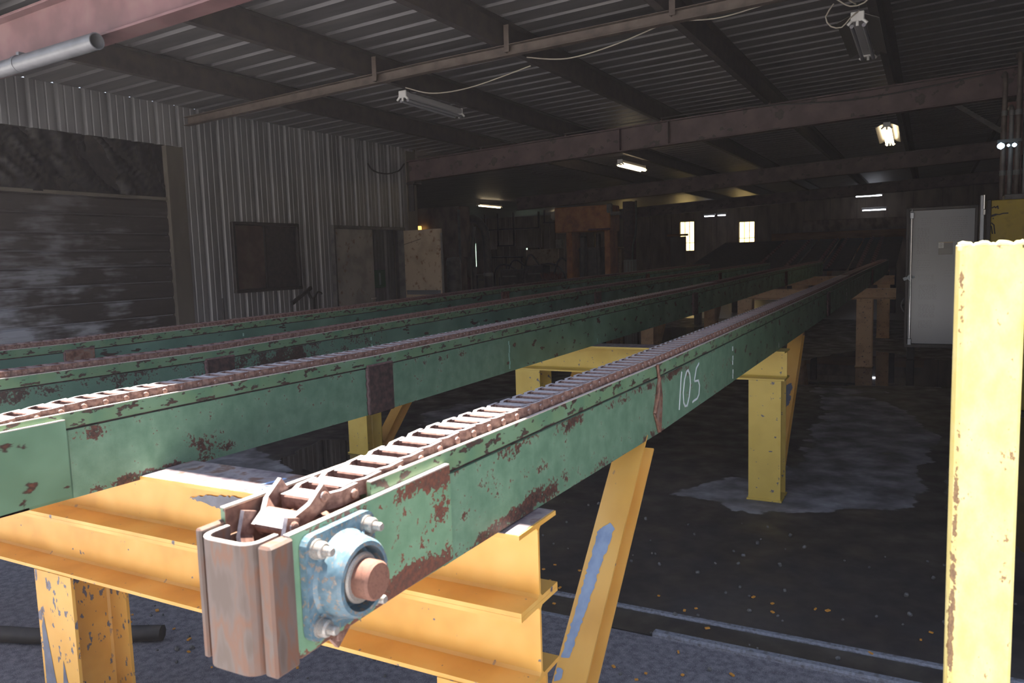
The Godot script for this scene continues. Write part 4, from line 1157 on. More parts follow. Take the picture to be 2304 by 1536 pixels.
	mb = MB.new(); strokes(mb, [[[-1.665, 1.51], [-1.635, 1.63]], [[-1.535, 1.6], [-1.56, 1.62], [-1.6, 1.6], [-1.625, 1.55], [-1.615, 1.52], [-1.58, 1.515], [-1.55, 1.55], [-1.535, 1.6]]], V(0, 0.9864, 0), Vector3(1, 0, 0), V(0, 0, 1), 0.012); part("chalk_number", mb, M.chalk_blue, s1, "chalked number 10")
	# flaked paint: primer showing on the near brace and gusset
	var bd := (V(-0.89, 0.955, 2.56) - V(-0.89, 0.02, 1.66)).normalized()
	var bn := Vector3(1, 0, 0).cross(bd).normalized()
	var bo := V(-0.89, 0.02, 1.66) + bn * 0.05
	patch(s1, "primer_patch", [[-0.042, 0.52], [-0.035, 0.75], [-0.032, 0.93], [0.0, 0.96], [0.02, 0.94], [0.005, 0.8], [0.0, 0.7], [-0.01, 0.6], [-0.018, 0.52]], bo, Vector3(1, 0, 0), bd, M.primer, 1)
	patch(s1, "primer_patch", [[-0.046, 0.45], [-0.045, 0.49], [-0.025, 0.485], [-0.028, 0.455]], bo, Vector3(1, 0, 0), bd, M.primer, 2)
	patch(s1, "primer_patch", [[-0.047, 0.38], [-0.045, 0.42], [-0.03, 0.42], [-0.032, 0.385]], bo, Vector3(1, 0, 0), bd, M.primer, 3)
	var wo := V(-0.89 + 0.0035, 0.02, 1.66)
	patch(s1, "primer_patch", [[-0.03, 0.1], [-0.03, 0.4], [-0.02, 0.62], [-0.01, 0.75], [0.0, 0.74], [0.0, 0.6], [0.01, 0.45], [0.012, 0.1]], wo, -bn, bd, M.primer_dark, 4)
	patch(s1, "primer_patch", [[-0.012, 0.88], [-0.008, 0.93], [0.0, 0.9], [0.002, 0.87]], wo, -bn, bd, M.primer_dark, 5)
	for e in [[0.79, -0.846, 0.02, 6], [0.597, -0.86, 0.03, 7]]: # worn corners of the flanges
		patch(s1, "primer_patch", [[-0.1, -0.01], [-0.06, 0.0], [-0.02, 0.0], [0.03, 0.006], [0.035, 0.03], [-0.03, 0.03], [-0.07, 0.012]], V(e[1], e[0] + 0.0005, 1.51), Vector3(1, 0, 0), V(0, 0, 1), M.primer_dark, e[3])
	patch(s1, "primer_patch", [[-0.5, 0.0], [-0.42, 0.03], [-0.3, 0.035], [-0.22, 0.02], [-0.1, 0.03], [0.05, 0.008], [-0.1, -0.005], [-0.3, 0.005]], V(-1.9, 0.606, 1.5), Vector3(1, 0, 0), V(0, 0, 1), M.primer_dark, 8)
	patch(s1, "primer_patch", [[-0.2, 0.0], [-0.1, 0.02], [0.0, 0.025], [0.12, 0.02], [0.22, 0.0], [0.1, -0.01], [-0.05, -0.02]], V(-1.78, 0.905, 1.577), Vector3(1, 0, 0), UP, M.primer_dark, 9)
	patch(s1, "primer_patch", [[-0.09, 0.0], [-0.085, 0.3], [-0.07, 0.34], [-0.05, 0.22], [-0.03, 0.1], [0.0, 0.05], [0.02, 0.2], [0.04, 0.1], [0.06, 0.02], [0.05, -0.1], [-0.06, -0.1]], V(-2.57, 0.1, 1.484), Vector3(1, 0, 0), UP, M.primer_dark, 10)
	var s2 := support(5.075, 0.971, 0.187, -4.5, -0.79, [-4.22, -2.6, -0.91], false, [M.yellow_pale, M.yellow_pale, M.yellow], "second yellow support frame standing on the pale dry patch", [[-0.905, 5.4, 6.42, 0.965, 0.1], [-4.22, 5.4, 6.42, 0.97, 0.1], [-2.6, 5.4, 6.42, 0.965, 0.1]])
	var fl2 := MB.new(); fl2.box(V(-2.65, 0.9716, 5.172), Vector3(3.6, 0.0012, 0.19)); part("bare_flange", fl2, M.flange_bare, s2)
	var b2 := (V(0, 0.965, 6.42) - V(0, 0.02, 5.4)).normalized()
	var n2 := Vector3(1, 0, 0).cross(b2).normalized()
	patch(s2, "primer_patch", [[-0.02, 0.62], [-0.025, 0.72], [-0.01, 0.82], [0.02, 0.84], [0.035, 0.8], [0.02, 0.73], [0.035, 0.72], [0.03, 0.65], [0.0, 0.6]], V(-0.905, 0.02, 5.4) + n2 * 0.05, Vector3(1, 0, 0), b2, M.primer_dark, 11)
	support(11.47, 1.058, 0.14, -4.6, -0.39, [-3.8, -2.34, -0.765], false, [M.orange, M.orange, M.orange], "third support frame, tan orange, with a leg standing in the puddle", [[-3.8, 11.8, 12.7, 1.06, 0.1]])
	support(15.3, 1.108, 0.16, -4.6, -0.55, [-3.8, -2.16, -0.72], false, [M.orange, M.orange, M.orange], "farthest tan orange support frame deep in the shed", [[-2.16, 15.6, 16.5, 1.11, 0.1], [-3.8, 15.6, 16.5, 1.11, 0.1]])
	guard_post()

func guard_post() -> void:
	# sun-bleached yellow square post at the right edge, open rough-cut top
	var x0 := 0.038; var x1 := 0.132; var l := 1.45
	var o := thing("guard_post", V(0.085, 0, l + 0.05), "tall sunlit yellow guard post with rust along its left corner", "post")
	var tx := face_tex(190, 1500, 0.19, 1.5, 151, [C("e0ca74"), C("ebdc9c")], [C("6f5138"), C("97764a")], [[0.032, 0.1, 0.01, 0.12, 0.2], [0.032, 0.45, 0.012, 0.3, 0.3], [0.03, 0.75, 0.016, 0.2, 0.26], [0.032, 1.1, 0.012, 0.4, 0.22], [0.155, 0.4, 0.03, 0.3, 0.12]], [0.1, 0.004, 0.0, 0.1], 0.74, 0.0)
	var h := 1.598
	var mb := MB.new()
	var pf := PackedVector2Array([Vector2(x0 + 0.012, l), Vector2(x1 - 0.004, l), Vector2(x1, l + 0.004), Vector2(x1, l + 0.1), Vector2(x0, l + 0.1), Vector2(x0, l + 0.012), Vector2(x0 + 0.004, l + 0.004)])
	# outer skin with the texture unrolled round the two near faces
	var per := 0.0
	var ring := [4, 5, 6, 0, 1, 2, 3, 4]
	for i in 7:
		var a := pf[ring[i]]; var b := pf[ring[i + 1]]
		var ua := clampf((a.x - x0) / (x1 - x0) * 0.85 + 0.1, 0, 1); var ub := clampf((b.x - x0) / (x1 - x0) * 0.85 + 0.1, 0, 1)
		if i == 0: ua = 0.0; ub = 0.1
		mb.quad_uv(V(a.x, 0, a.y), V(b.x, 0, b.y), V(b.x, h, b.y), V(a.x, h, a.y), Vector2(ua, 1), Vector2(ub, 1), Vector2(ub, 0), Vector2(ua, 0))
	part("tube", mb, faced(tx, 0.45), o)
	mb = MB.new() # inner wall and rough torch-cut rim
	var rim := []
	for i in 20: rim.append(V(lerpf(x0 + 0.003, x1 - 0.003, i / 19.0), h + 0.001 + 0.0022 * sin(i * 1.1) + 0.0012 * sin(i * 2.7), l + 0.006))
	mb.tube(rim, 0.0055, 8)
	for s in [x0 + 0.004, x1 - 0.004]: mb.box(V(s, h - 0.002, l + 0.05), Vector3(0.008, 0.01, 0.1), 0.002)
	mb.box(V((x0 + x1) / 2, h - 0.002, l + 0.096), Vector3(0.09, 0.01, 0.008), 0.002)
	part("cut_rim", mb, M.post_side, o)
	mb = MB.new(); mb.box(V(0.085, 0.006, l + 0.05), Vector3(0.2, 0.012, 0.2), 0.003); part("base_plate", mb, M.yellow, o)

# ---------------------------------------------------------------- things standing about
func build_items() -> void:
	# whiteboard on a hinge post beside the yellow cabinet
	var o := thing("whiteboard", V(0.1, 0, 8.6), "tall whiteboard covered in faint handwriting with a dark card stuck on", "whiteboard")
	var mb := MB.new(); mb.box(V(0.09, 1.295, 8.63), Vector3(0.6, 1.34, 0.025), 0.003); part("backing", mb, M.grey_steel, o)
	mb = MB.new(); mb.quad_uv(V(-0.18, 0.65, 8.615), V(0.365, 0.65, 8.615), V(0.365, 1.945, 8.615), V(-0.18, 1.945, 8.615), Vector2(0, 1), Vector2(1, 1), Vector2(1, 0), Vector2(0, 0)); part("board", mb, M.board, o)
	mb = MB.new()
	mb.box(V(-0.2, 1.295, 8.605), Vector3(0.03, 1.36, 0.03), 0.004); mb.box(V(0.375, 1.295, 8.605), Vector3(0.026, 1.36, 0.03), 0.004)
	mb.box(V(0.09, 1.96, 8.605), Vector3(0.6, 0.03, 0.03), 0.004); mb.box(V(0.09, 0.632, 8.605), Vector3(0.6, 0.04, 0.035), 0.004)
	part("frame", mb, M.frame_dark, o)
	mb = MB.new(); mb.cyl(V(-0.165, 0.7, 8.59), V(-0.165, 1.9, 8.59), 0.008, 10); part("latch_rod", mb, M.chrome, o, "chrome latch rod")
	for y in [0.67, 1.9]:
		mb = MB.new(); mb.box(V(-0.165, y, 8.595), Vector3(0.035, 0.06, 0.03), 0.004); mb.cyl(V(-0.165, y + 0.02, 8.595), V(-0.165, y + 0.06, 8.595), 0.006, 8); part("rod_guide", mb, M.alu, o)
	for s in [[-0.215, 1.29, 0.03, 0.4], [-0.175, 1.3, 0.045, 0.9], [-0.145, 1.305, 0.025, 0.5]]:
		mb = MB.new(); mb.box(V(s[0], s[1], 8.586), Vector3(s[2], s[2], 0.004), 0.0, Basis(Vector3(0, 0, 1), s[3])); part("sticker", mb, M.paper, o)
	mb = MB.new(); mb.box(V(0.42, 1.03, 8.64), Vector3(0.035, 2.06, 0.05), 0.004); mb.box(V(0.42, 0.01, 8.64), Vector3(0.14, 0.02, 0.2), 0.003); part("hinge_post", mb, M.alu, o)
	mb = MB.new(); mb.cyl(V(0.435, 1.93, 8.6), V(0.435, 2.06, 8.6), 0.012, 10); mb.box(V(0.435, 1.9, 8.6), Vector3(0.02, 0.05, 0.03), 0.003); part("hinge_pin", mb, M.chrome, o)
	# yellow cabinet with scrawls
	o = thing("yellow_cabinet", V(0.85, 0, 8.9), "yellow steel cabinet with black scrawled marks, right of the whiteboard", "cabinet")
	mb = MB.new(); mb.box(V(0.92, 1.02, 8.95), Vector3(0.86, 1.98, 0.55), 0.006); part("body", mb, M.panel_yellow, o)
	mb = MB.new(); mb.box(V(0.475, 1.02, 8.66), Vector3(0.035, 1.99, 0.03), 0.004); part("edge_strip", mb, M.frame_dark, o)
	mb = MB.new(); mb.box(V(0.85, 2.035, 8.85), Vector3(0.5, 0.05, 0.3), 0.005); part("top_box", mb, M.grey_steel, o)
	mb = MB.new()
	strokes(mb, [[[0.5, 1.94], [0.52, 1.95], [0.53, 1.94], [0.545, 1.955], [0.55, 1.93]], [[0.5, 1.87], [0.53, 1.88], [0.56, 1.875], [0.59, 1.885], [0.63, 1.885]], [[0.5, 1.86], [0.55, 1.878]], [[0.51, 1.84], [0.515, 1.842]], [[0.5, 1.8], [0.52, 1.78], [0.53, 1.7]], [[0.5, 1.77], [0.51, 1.7]]], V(0, 0, 8.674), Vector3(1, 0, 0), UP, 0.01)
	part("scrawl", mb, M.ink, o)
	# vertical conduits on the right column
	var cx := [[0.635, 0.024, 3.34, "stout conduit riser at the end of the long red oxide beam"], [0.7, 0.022, 3.0, "short conduit riser behind the stout one"], [0.76, 0.026, 3.52, "tall pipe riser reaching up past the roof beam"], [0.83, 0.022, 3.3, "thin riser right of the tall pipe"], [0.9, 0.028, 3.3, "rightmost pipe riser beside the frame edge"]]
	for c in cx:
		mb = MB.new()
		mb.tube([V(c[0], 0.0, 9.6), V(c[0], 1.2, 9.6), V(c[0], c[2] - 0.12, 9.6), V(c[0], c[2] - 0.03, 9.63), V(c[0], c[2], 9.72), V(c[0], c[2] + 0.01, 9.9)], c[1], 10)
		var r := lone("pipe_riser", mb, M.brown if c[1] > 0.023 else M.grey_steel, c[3], "pipe", "risers by the cabinet")
		for y in [1.4, 2.3, 2.9]:
			mb = MB.new(); mb.cyl(V(c[0], y, 9.6), V(c[0], y + 0.05, 9.6), c[1] + 0.006, 10); part("coupling", mb, M.grey_steel, r)
	o = thing("steel_column", V(0.75, 0, 10.9), "dark steel column behind the pipe risers", "column")
	mb = MB.new(); mb.ext(shift(ipro(0.2, 0.22, 0.012, 0.009), Vector2(0.8, 10.95)), Vector3(0, 0, 0), Vector3(0, 3.22, 0), Vector3(0, 0, -1)); part("shaft", mb, M.dark_red, o)
	mb = MB.new(); mb.bar(V(0.7, 2.9, 10.9), V(0.1, 3.35, 10.9), 0.05, 0.05); part("knee_brace", mb, M.dark, o)
	o = thing("indicator_lamp", V(0.66, 2.56, 9.4), "small bluish white work lights beside the pipe risers", "lamp")
	for q in [[0.6, 0.035], [0.665, 0.015], [0.715, 0.022]]:
		mb = MB.new(); mb.lathe([[0.0, -q[1]], [q[1] * 0.8, -q[1] * 0.5], [q[1], 0.0], [q[1] * 0.8, q[1] * 0.5], [0.0, q[1]]], V(q[0], 2.58, 9.4), UP, 10); part("bulb", mb, glow("bulb_blue", Color(0.75, 0.9, 1.0), 4.0), o)
	mb = MB.new(); mb.bar(V(0.57, 2.63, 9.44), V(0.78, 2.63, 9.44), 0.03, 0.03); mb.bar(V(0.77, 2.63, 9.44), V(0.77, 2.63, 9.62), 0.02, 0.02); part("bracket", mb, M.dark, o)
	# rods leaning on the left wall
	mb = MB.new(); mb.tube([V(-7.25, 0.0, 6.42), V(-7.35, 1.2, 6.52), V(-7.36, 1.24, 6.52)], 0.012, 8); lone("steel_rod", mb, M.dark, "thin dark rod standing against the wall left of the window", "rod")
	o = thing("pipe_stand", V(-7.3, 0, 7.98), "dark pipe stand with a slanted bar and hook, right of the window", "stand")
	mb = MB.new(); mb.cyl(V(-7.3, 0, 7.98), V(-7.3, 1.15, 7.98), 0.035, 12); part("post", mb, M.dark, o)
	mb = MB.new(); mb.bar(V(-7.3, 1.11, 7.6), V(-7.3, 1.3, 7.97), 0.03, 0.045); part("slanted_bar", mb, M.dark, o)
	mb = MB.new(); mb.tube([V(-7.3, 1.12, 7.98), V(-7.3, 1.2, 7.93), V(-7.3, 1.27, 7.9)], 0.018, 8); mb.tube([V(-7.3, 1.13, 7.98), V(-7.3, 1.19, 8.04), V(-7.3, 1.235, 8.1), V(-7.3, 1.22, 8.16), V(-7.3, 1.2, 8.17)], 0.013, 8); part("hook", mb, M.dark, o)
	mb = MB.new(); mb.box(V(-7.3, 0.02, 7.98), Vector3(0.3, 0.04, 0.3), 0.008); part("foot", mb, M.dark, o)
	# black bar on the ground by the nearest frame
	mb = MB.new(); mb.tube([V(-3.65, 0.035, 1.78), V(-3.4, 0.035, 1.86), V(-3.1, 0.035, 2.02), V(-2.9, 0.035, 2.12)], 0.035, 8)
	o = lone("black_bar", mb, M.dark, "black bent bar lying on the ground left of the nearest frame leg", "bar")
	mb = MB.new(); mb.cyl(V(-3.68, 0.04, 1.77), V(-3.62, 0.04, 1.79), 0.05, 10); part("collar", mb, M.grey_steel, o)
	# wood chips strewn over the yard and sill
	mb = MB.new()
	var r := RandomNumberGenerator.new(); r.seed = 77
	for i in 150:
		var l := r.randf_range(1.9, 3.6)
		var x := r.randf_range(-3.6, 0.2)
		mb.box(V(x, 0.006, l), Vector3(r.randf_range(0.006, 0.022), 0.005, r.randf_range(0.005, 0.014)), 0.0, Basis(UP, r.randf() * TAU))
	lone("wood_chips", mb, M.chips, "tiny orange wood chips strewn over the ground by the sill drain", "chips", "", "stuff")
	mb = MB.new()
	for i in 260:
		var l := r.randf_range(1.7, 4.6)
		var s := r.randf_range(0.006, 0.018)
		var p := V(r.randf_range(-3.8, 0.6), s * 0.4, l)
		mb.box(p, Vector3(s, s, s * 1.3), s * 0.25, Basis(Vector3(r.randf(), r.randf(), r.randf() + 0.1).normalized(), r.randf() * TAU))
	lone("gravel", mb, M.grey_steel, "small dark stones scattered over the ground in front of the sill drain", "stones", "", "stuff")
	machinery()

func machinery() -> void:
	# sheet duct behind the open door leaf
	var o := thing("sheet_duct", V(-9.1, 0, 14), "tall brown sheet metal duct panel behind the open door leaf", "duct")
	var mb := MB.new(); mb.box(V(-9.2, 2.2, 14.2), Vector3(1.1, 1.06, 0.4), 0.01); part("hood", mb, M.duct, o)
	mb = MB.new(); mb.box(V(-8.665, 2.1, 13.98), Vector3(0.05, 1.1, 0.03), 0.004); part("corner_strip", mb, M.grey_steel, o)
	mb = MB.new(); mb.box(V(-9.2, 0.84, 14.2), Vector3(0.9, 1.68, 0.36), 0.01); part("lower_casing", mb, M.duct, o)
	o = thing("drum_tank", V(-8.68, 0, 13.8), "round grey tank standing at the foot of the duct", "tank")
	mb = MB.new(); mb.lathe([[0.0, 0.0], [0.14, 0.0], [0.15, 0.02], [0.15, 1.6], [0.13, 1.66], [0.0, 1.67]], V(-8.66, 0, 13.7), UP, 20); part("shell", mb, M.grey_steel, o)
	mb = MB.new(); mb.lathe([[0.15, 0.0], [0.158, 0.01], [0.158, 0.03], [0.15, 0.04]], V(-8.66, 1.5, 13.7), UP, 20); part("hoop", mb, M.grey_steel, o)
	mb = MB.new(); mb.box(V(-9.02, 1.52, 13.6), Vector3(0.2, 0.28, 0.03), 0.005); lone("pale_box", mb, M.paper, "pale blue bag hung beside the open door leaf", "bag")
	mb = MB.new(); mb.box(V(-9.63, 2.3, 13.9), Vector3(0.12, 0.1, 0.06), 0.01); lone("amber_light", mb, glow("amber_light", Color(1.0, 0.75, 0.35), 2.0), "small amber light just above the open door leaf", "lamp")
	o = thing("hose_pipe", V(-8.4, 0, 14.6), "thick dark bent hose rising beside the duct", "pipe")
	mb = MB.new(); mb.tube([V(-8.95, 2.5, 14.9), V(-8.8, 2.5, 14.8), V(-8.6, 2.42, 14.7), V(-8.45, 2.25, 14.65), V(-8.38, 2.0, 14.6), V(-8.36, 1.6, 14.6), V(-8.36, 0.0, 14.6)], 0.085, 12); part("hose", mb, M.dark, o)
	mb = MB.new(); mb.cyl(V(-8.36, 1.25, 14.6), V(-8.36, 1.32, 14.6), 0.1, 12); part("clamp", mb, M.grey_steel, o)
	mb = MB.new(); mb.tube([V(-8.55, 2.3, 14.4), V(-8.6, 1.8, 14.4), V(-8.58, 0.0, 14.4)], 0.05, 8); lone("dark_riser", mb, M.dark, "slim dark pipe standing left of the bent hose", "pipe")
	# hung panels before the far wall
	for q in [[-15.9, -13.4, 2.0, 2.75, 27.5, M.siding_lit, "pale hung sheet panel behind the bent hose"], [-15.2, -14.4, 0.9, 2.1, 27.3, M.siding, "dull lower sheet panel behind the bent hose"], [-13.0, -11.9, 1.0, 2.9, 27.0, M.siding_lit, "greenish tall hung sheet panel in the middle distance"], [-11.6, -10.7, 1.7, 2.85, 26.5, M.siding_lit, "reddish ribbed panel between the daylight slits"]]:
		o = thing("hung_panel", V((q[0] + q[1]) / 2, q[2], q[4]), q[6], "panel", "hung sheet panels")
		var x: float = q[0]
		while x < q[1] - 0.05:
			mb = MB.new(); mb.box(V(x + 0.145, (q[2] + q[3]) / 2, q[4]), Vector3(0.27, q[3] - q[2], 0.03), 0.008); part("board", mb, q[5], o)
			x += 0.29
		mb = MB.new(); mb.box(V((q[0] + q[1]) / 2, q[3] + 0.02, q[4] + 0.03), Vector3(q[1] - q[0], 0.05, 0.05)); for e in [q[0] + 0.05, q[1] - 0.05]: mb.box(V(e, 1.7, q[4] + 0.06), Vector3(0.06, 3.4, 0.06))
		part("rail", mb, M.dark, o)
	mb = MB.new(); mb.box(V(-9.0, 1.62, 18.6), Vector3(0.95, 0.42, 0.05), 0.006); mb.box(V(-9.0, 0.7, 18.62), Vector3(0.06, 1.4, 0.04)); lone("tan_board", mb, M.door_tan, "flat tan panel left of the orange machine frame", "panel")
	# workbench clutter: boxes, hoses, brush
	var bx := [[-10.3, 0.72, 17.6, 0.36, 0.5, M.grey_steel, "grey box unit left on the cluttered machine bed"], [-10.02, 0.72, 17.4, 0.3, 0.52, M.wall_dark, "pale box unit in the middle of the machine bed"], [-10.75, 0.72, 17.3, 0.4, 0.44, M.dark_red, "dark red box unit at the left end of the machine bed"], [-9.3, 0.72, 17.5, 0.55, 0.62, M.dark, "squat black machine head on the machine bed"], [-8.55, 0.72, 17.4, 0.5, 0.7, M.dark, "black gearbox at the right end of the machine bed"]]
	for q in bx:
		o = thing("machine_unit", V(q[0], q[1], q[2]), q[6], "machine", "units on the machine bed")
		mb = MB.new(); mb.box(V(q[0], q[1] + q[4] / 2, q[2]), Vector3(q[3], q[4], 0.4), 0.02); part("casing", mb, q[5], o)
		mb = MB.new(); mb.box(V(q[0], q[1] + q[4] * 0.72, q[2] - 0.2), Vector3(q[3] * 0.7, 0.03, 0.02), 0.004); mb.cyl(V(q[0] + q[3] * 0.25, q[1] + q[4] * 0.4, q[2] - 0.2), V(q[0] + q[3] * 0.25, q[1] + q[4] * 0.4, q[2] - 0.23), 0.03, 10); part("trim", mb, M.grey_steel, o)
	o = thing("machine_bed", V(-9.6, 0, 17.5), "long dark machine bed carrying box units and hoses", "machine")
	mb = MB.new(); mb.box(V(-9.6, 0.66, 17.5), Vector3(3.2, 0.12, 0.7), 0.01); part("bed", mb, M.dark, o)
	for x in [-11.0, -9.6, -8.2]:
		mb = MB.new(); mb.box(V(x, 0.3, 17.5), Vector3(0.14, 0.6, 0.5), 0.01); part("leg", mb, M.dark, o)
	mb = MB.new(); mb.cyl(V(-10.2, 1.66, 17.9), V(-9.2, 1.64, 17.9), 0.02, 8)
	for x in [-10.15, -9.7, -9.25]: mb.cyl(V(x, 0.7, 17.9), V(x, 1.66, 17.9), 0.018, 8)
	part("rail", mb, M.dark, o)
	r_hoses()
	o = thing("red_brush", V(-7.9, 0.6, 16.8), "shaggy reddish brush roll below the hoses", "brush")
	mb = MB.new(); mb.cyl(V(-8.15, 1.05, 16.8), V(-7.6, 1.05, 16.8), 0.06, 10); part("core", mb, M.dark_red, o)
	mb = MB.new()
	var r := RandomNumberGenerator.new(); r.seed = 12
	for i in 260:
		var an := r.randf() * TAU; var x := r.randf_range(-8.12, -7.63)
		var d := V(r.randf_range(-0.25, 0.25), cos(an), sin(an)).normalized()
		mb.bar(V(x, 1.05, 16.8), V(x, 1.05, 16.8) + d * r.randf_range(0.13, 0.24), 0.012, 0.012, Vector3(1, 0, 0.01))
	part("bristles", mb, M.brush, o, "", "stuff")
	mb = MB.new(); mb.box(V(-7.9, 0.5, 16.8), Vector3(0.3, 1.0, 0.1)); part("bracket", mb, M.dark, o)
	# orange machine frame
	o = thing("press_machine", V(-6.7, 0, 16.2), "large orange press frame with a dark mouth, beyond the third beam", "machine")
	mb = MB.new(); mb.box(V(-6.76, 2.42, 16.3), Vector3(1.32, 0.56, 0.6), 0.02); part("head", mb, M.machine_orange, o)
	mb = MB.new(); mb.box(V(-6.18, 1.08, 16.25), Vector3(0.13, 2.16, 0.5), 0.015); part("upright", mb, M.machine_orange, o)
	mb = MB.new(); mb.box(V(-7.1, 1.08, 16.3), Vector3(0.14, 2.16, 0.5), 0.015); part("upright", mb, M.machine_orange, o)
	mb = MB.new(); mb.box(V(-6.63, 0.9, 16.5), Vector3(0.8, 1.8, 0.1), 0.01); mb.box(V(-6.85, 1.55, 16.3), Vector3(0.1, 1.0, 0.2), 0.02); mb.cyl(V(-6.5, 1.0, 16.3), V(-6.5, 2.1, 16.3), 0.05, 10); part("mouth", mb, M.dark, o)
	mb = MB.new(); mb.box(V(-6.35, 2.18, 15.98), Vector3(0.5, 0.04, 0.06), 0.006); part("lip", mb, M.dark_red, o)
	mb = MB.new(); mb.box(V(-6.1, 2.62, 15.98), Vector3(0.12, 0.2, 0.08), 0.02); mb.cyl(V(-6.06, 2.5, 15.95), V(-5.85, 2.5, 15.95), 0.04, 10); part("motor", mb, M.grey_steel, o)
	mb = MB.new(); mb.box(V(-7.35, 1.9, 16.1), Vector3(0.16, 0.2, 0.1), 0.01); part("control_box", mb, M.grey_steel, o)
	# behind it: bench post, pale bin, column
	mb = MB.new(); mb.box(V(-7.36, 0.89, 20), Vector3(0.06, 1.78, 0.08), 0.005); lone("orange_post", mb, M.orange, "slim orange post just right of the press frame", "post")
	o = thing("tan_shelf", V(-7.55, 0, 20.3), "tan cupboard lit from above, right of the press frame", "cupboard")
	mb = MB.new(); mb.box(V(-7.55, 0.9, 20.3), Vector3(0.26, 1.8, 0.3), 0.01); part("body", mb, M.wood, o)
	mb = MB.new(); mb.box(V(-7.55, 1.82, 20.25), Vector3(0.3, 0.04, 0.4), 0.006); part("top", mb, M.orange, o)
	o = thing("pale_bin", V(-7.22, 0, 20.4), "pale grey ribbed bin beside the slim orange post", "bin")
	mb = MB.new(); mb.box(V(-7.22, 0.74, 20.4), Vector3(0.27, 1.48, 0.3), 0.01); part("body", mb, M.paper, o)
	for x in [-7.31, -7.22, -7.13]:
		mb = MB.new(); mb.box(V(x, 0.74, 20.245), Vector3(0.025, 1.4, 0.012), 0.003); part("rib", mb, M.white_dull, o)
	o = thing("inner_column", V(-8.5, 0, 24), "dark inner column with a pale conduit, right of the glowing slot", "column")
	mb = MB.new(); mb.ext(shift(ipro(0.32, 0.3, 0.014, 0.01), Vector2(-8.5, 24)), Vector3(0, 0, 0), Vector3(0, 3.3, 0), Vector3(0, 0, -1)); part("shaft", mb, M.dark_red, o)
	mb = MB.new(); mb.tube([V(-8.2, 3.3, 23.8), V(-8.2, 2.6, 23.8), V(-8.22, 2.3, 23.8), V(-8.32, 1.9, 23.8), V(-8.36, 1.0, 23.8)], 0.03, 8); part("conduit", mb, M.grey_steel, o)
	mb = MB.new(); mb.box(V(-7.2, 1.1, 25), Vector3(0.5, 2.1, 0.08), 0.01); lone("grey_door", mb, M.wall_dark, "plain grey-brown door panel left of the first glowing window", "door panel")
	mb = MB.new(); mb.box(V(-7.2, 2.2, 24.9), Vector3(0.7, 0.07, 0.07), 0.01); lone("tan_batten", mb, M.wood, "tan batten fixed above the plain door panel", "batten")
	mb = MB.new()
	mb.lathe([[0.0, 0.0], [0.1, 0.06], [0.16, 0.2], [0.15, 0.36], [0.07, 0.5], [0.03, 0.56]], V(-10.6, 2.85, 22.6), Vector3(0.5, 0.15, 0), 14); lone("clear_bag", mb, M.white_dull, "crumpled pale plastic bag hanging under the far roof beam", "bag")
	o = thing("orange_stand", V(-5.8, 0, 26), "orange post and rail stand with a white paper, right of first far window", "stand")
	mb = MB.new(); mb.box(V(-5.98, 0.87, 26), Vector3(0.08, 1.74, 0.08), 0.006); part("post", mb, M.orange, o)
	mb = MB.new(); mb.box(V(-5.7, 1.72, 26), Vector3(0.56, 0.06, 0.06), 0.006); part("rail", mb, M.machine_orange, o)
	mb = MB.new(); mb.box(V(-5.84, 1.61, 25.95), Vector3(0.17, 0.15, 0.01), 0.0, Basis(Vector3(0, 0, 1), -0.2)); part("paper", mb, M.paper, o)
	# inclined decks with chains at the far end
	o = thing("inclined_deck", V(-2.3, 0, 19), "dark inclined conveyor deck rising to the far end, with chain rows", "deck")
	var y0 := 1.18; var y1 := 1.84
	for q in [[-4.9, -3.35], [-3.3, -2.55], [-2.5, -2.05], [-2.0, -1.5], [-1.45, -0.6]]:
		mb = MB.new(); mb.bar(V((q[0] + q[1]) / 2, y0, 17.2), V((q[0] + q[1]) / 2, y1, 21.5), q[1] - q[0], 0.04); part("deck_panel", mb, M.dark, o)
	for x in [-3.32, -2.72, -2.1, -1.86, -1.28, -1.05]:
		mb = MB.new()
		for i in 30:
			var t := i / 30.0
			mb.bar(V(x - 0.02 + 0.04 * (i % 2), lerpf(y0, y1, t) + 0.035, lerpf(17.2, 21.5, t)), V(x - 0.02 + 0.04 * (i % 2), lerpf(y0, y1, t + 0.03) + 0.035, lerpf(17.2, 21.5, t + 0.03)), 0.04, 0.03, UP, 0.004)
		part("chain_row", mb, M.link_far, o)
	for x in [-4.6, -2.6, -0.8]:
		mb = MB.new(); mb.box(V(x, y1 / 2 - 0.05, 21.3), Vector3(0.15, y1 - 0.1, 0.15), 0.01); part("leg", mb, M.dark, o)
		mb = MB.new(); mb.box(V(x, y0 / 2 - 0.03, 17.5), Vector3(0.15, y0 - 0.06, 0.15), 0.01); part("leg", mb, M.dark, o)
	o = thing("timber_beam", V(-2.6, 1.8, 27.5), "wide brown timber-coloured beam behind the inclined deck", "beam")
	mb = MB.new(); mb.box(V(-2.4, 2.03, 27.5), Vector3(4.6, 0.28, 0.3), 0.01); part("beam", mb, M.wood, o)
	mb = MB.new(); mb.box(V(-2.1, 2.37, 27.6), Vector3(3.3, 0.36, 0.1), 0.01); part("back_board", mb, M.duct, o)
	for x in [-4.2, -2.9, -2.0, -1.1, -0.3]:
		mb = MB.new(); mb.box(V(x, 0.95, 27.55), Vector3(0.16, 1.9, 0.16), 0.01); part("upright", mb, M.wood, o)
	# hand wheel beyond the third frame
	o = thing("hand_wheel", V(-0.2, 0.2, 12.4), "pale round hand wheel half hidden by the whiteboard edge", "wheel")
	mb = MB.new()
	var pts := []
	for i in 25: pts.append(V(-0.22 + 0.13 * cos(TAU * i / 24.0), 0.78 + 0.13 * sin(TAU * i / 24.0), 12.4))
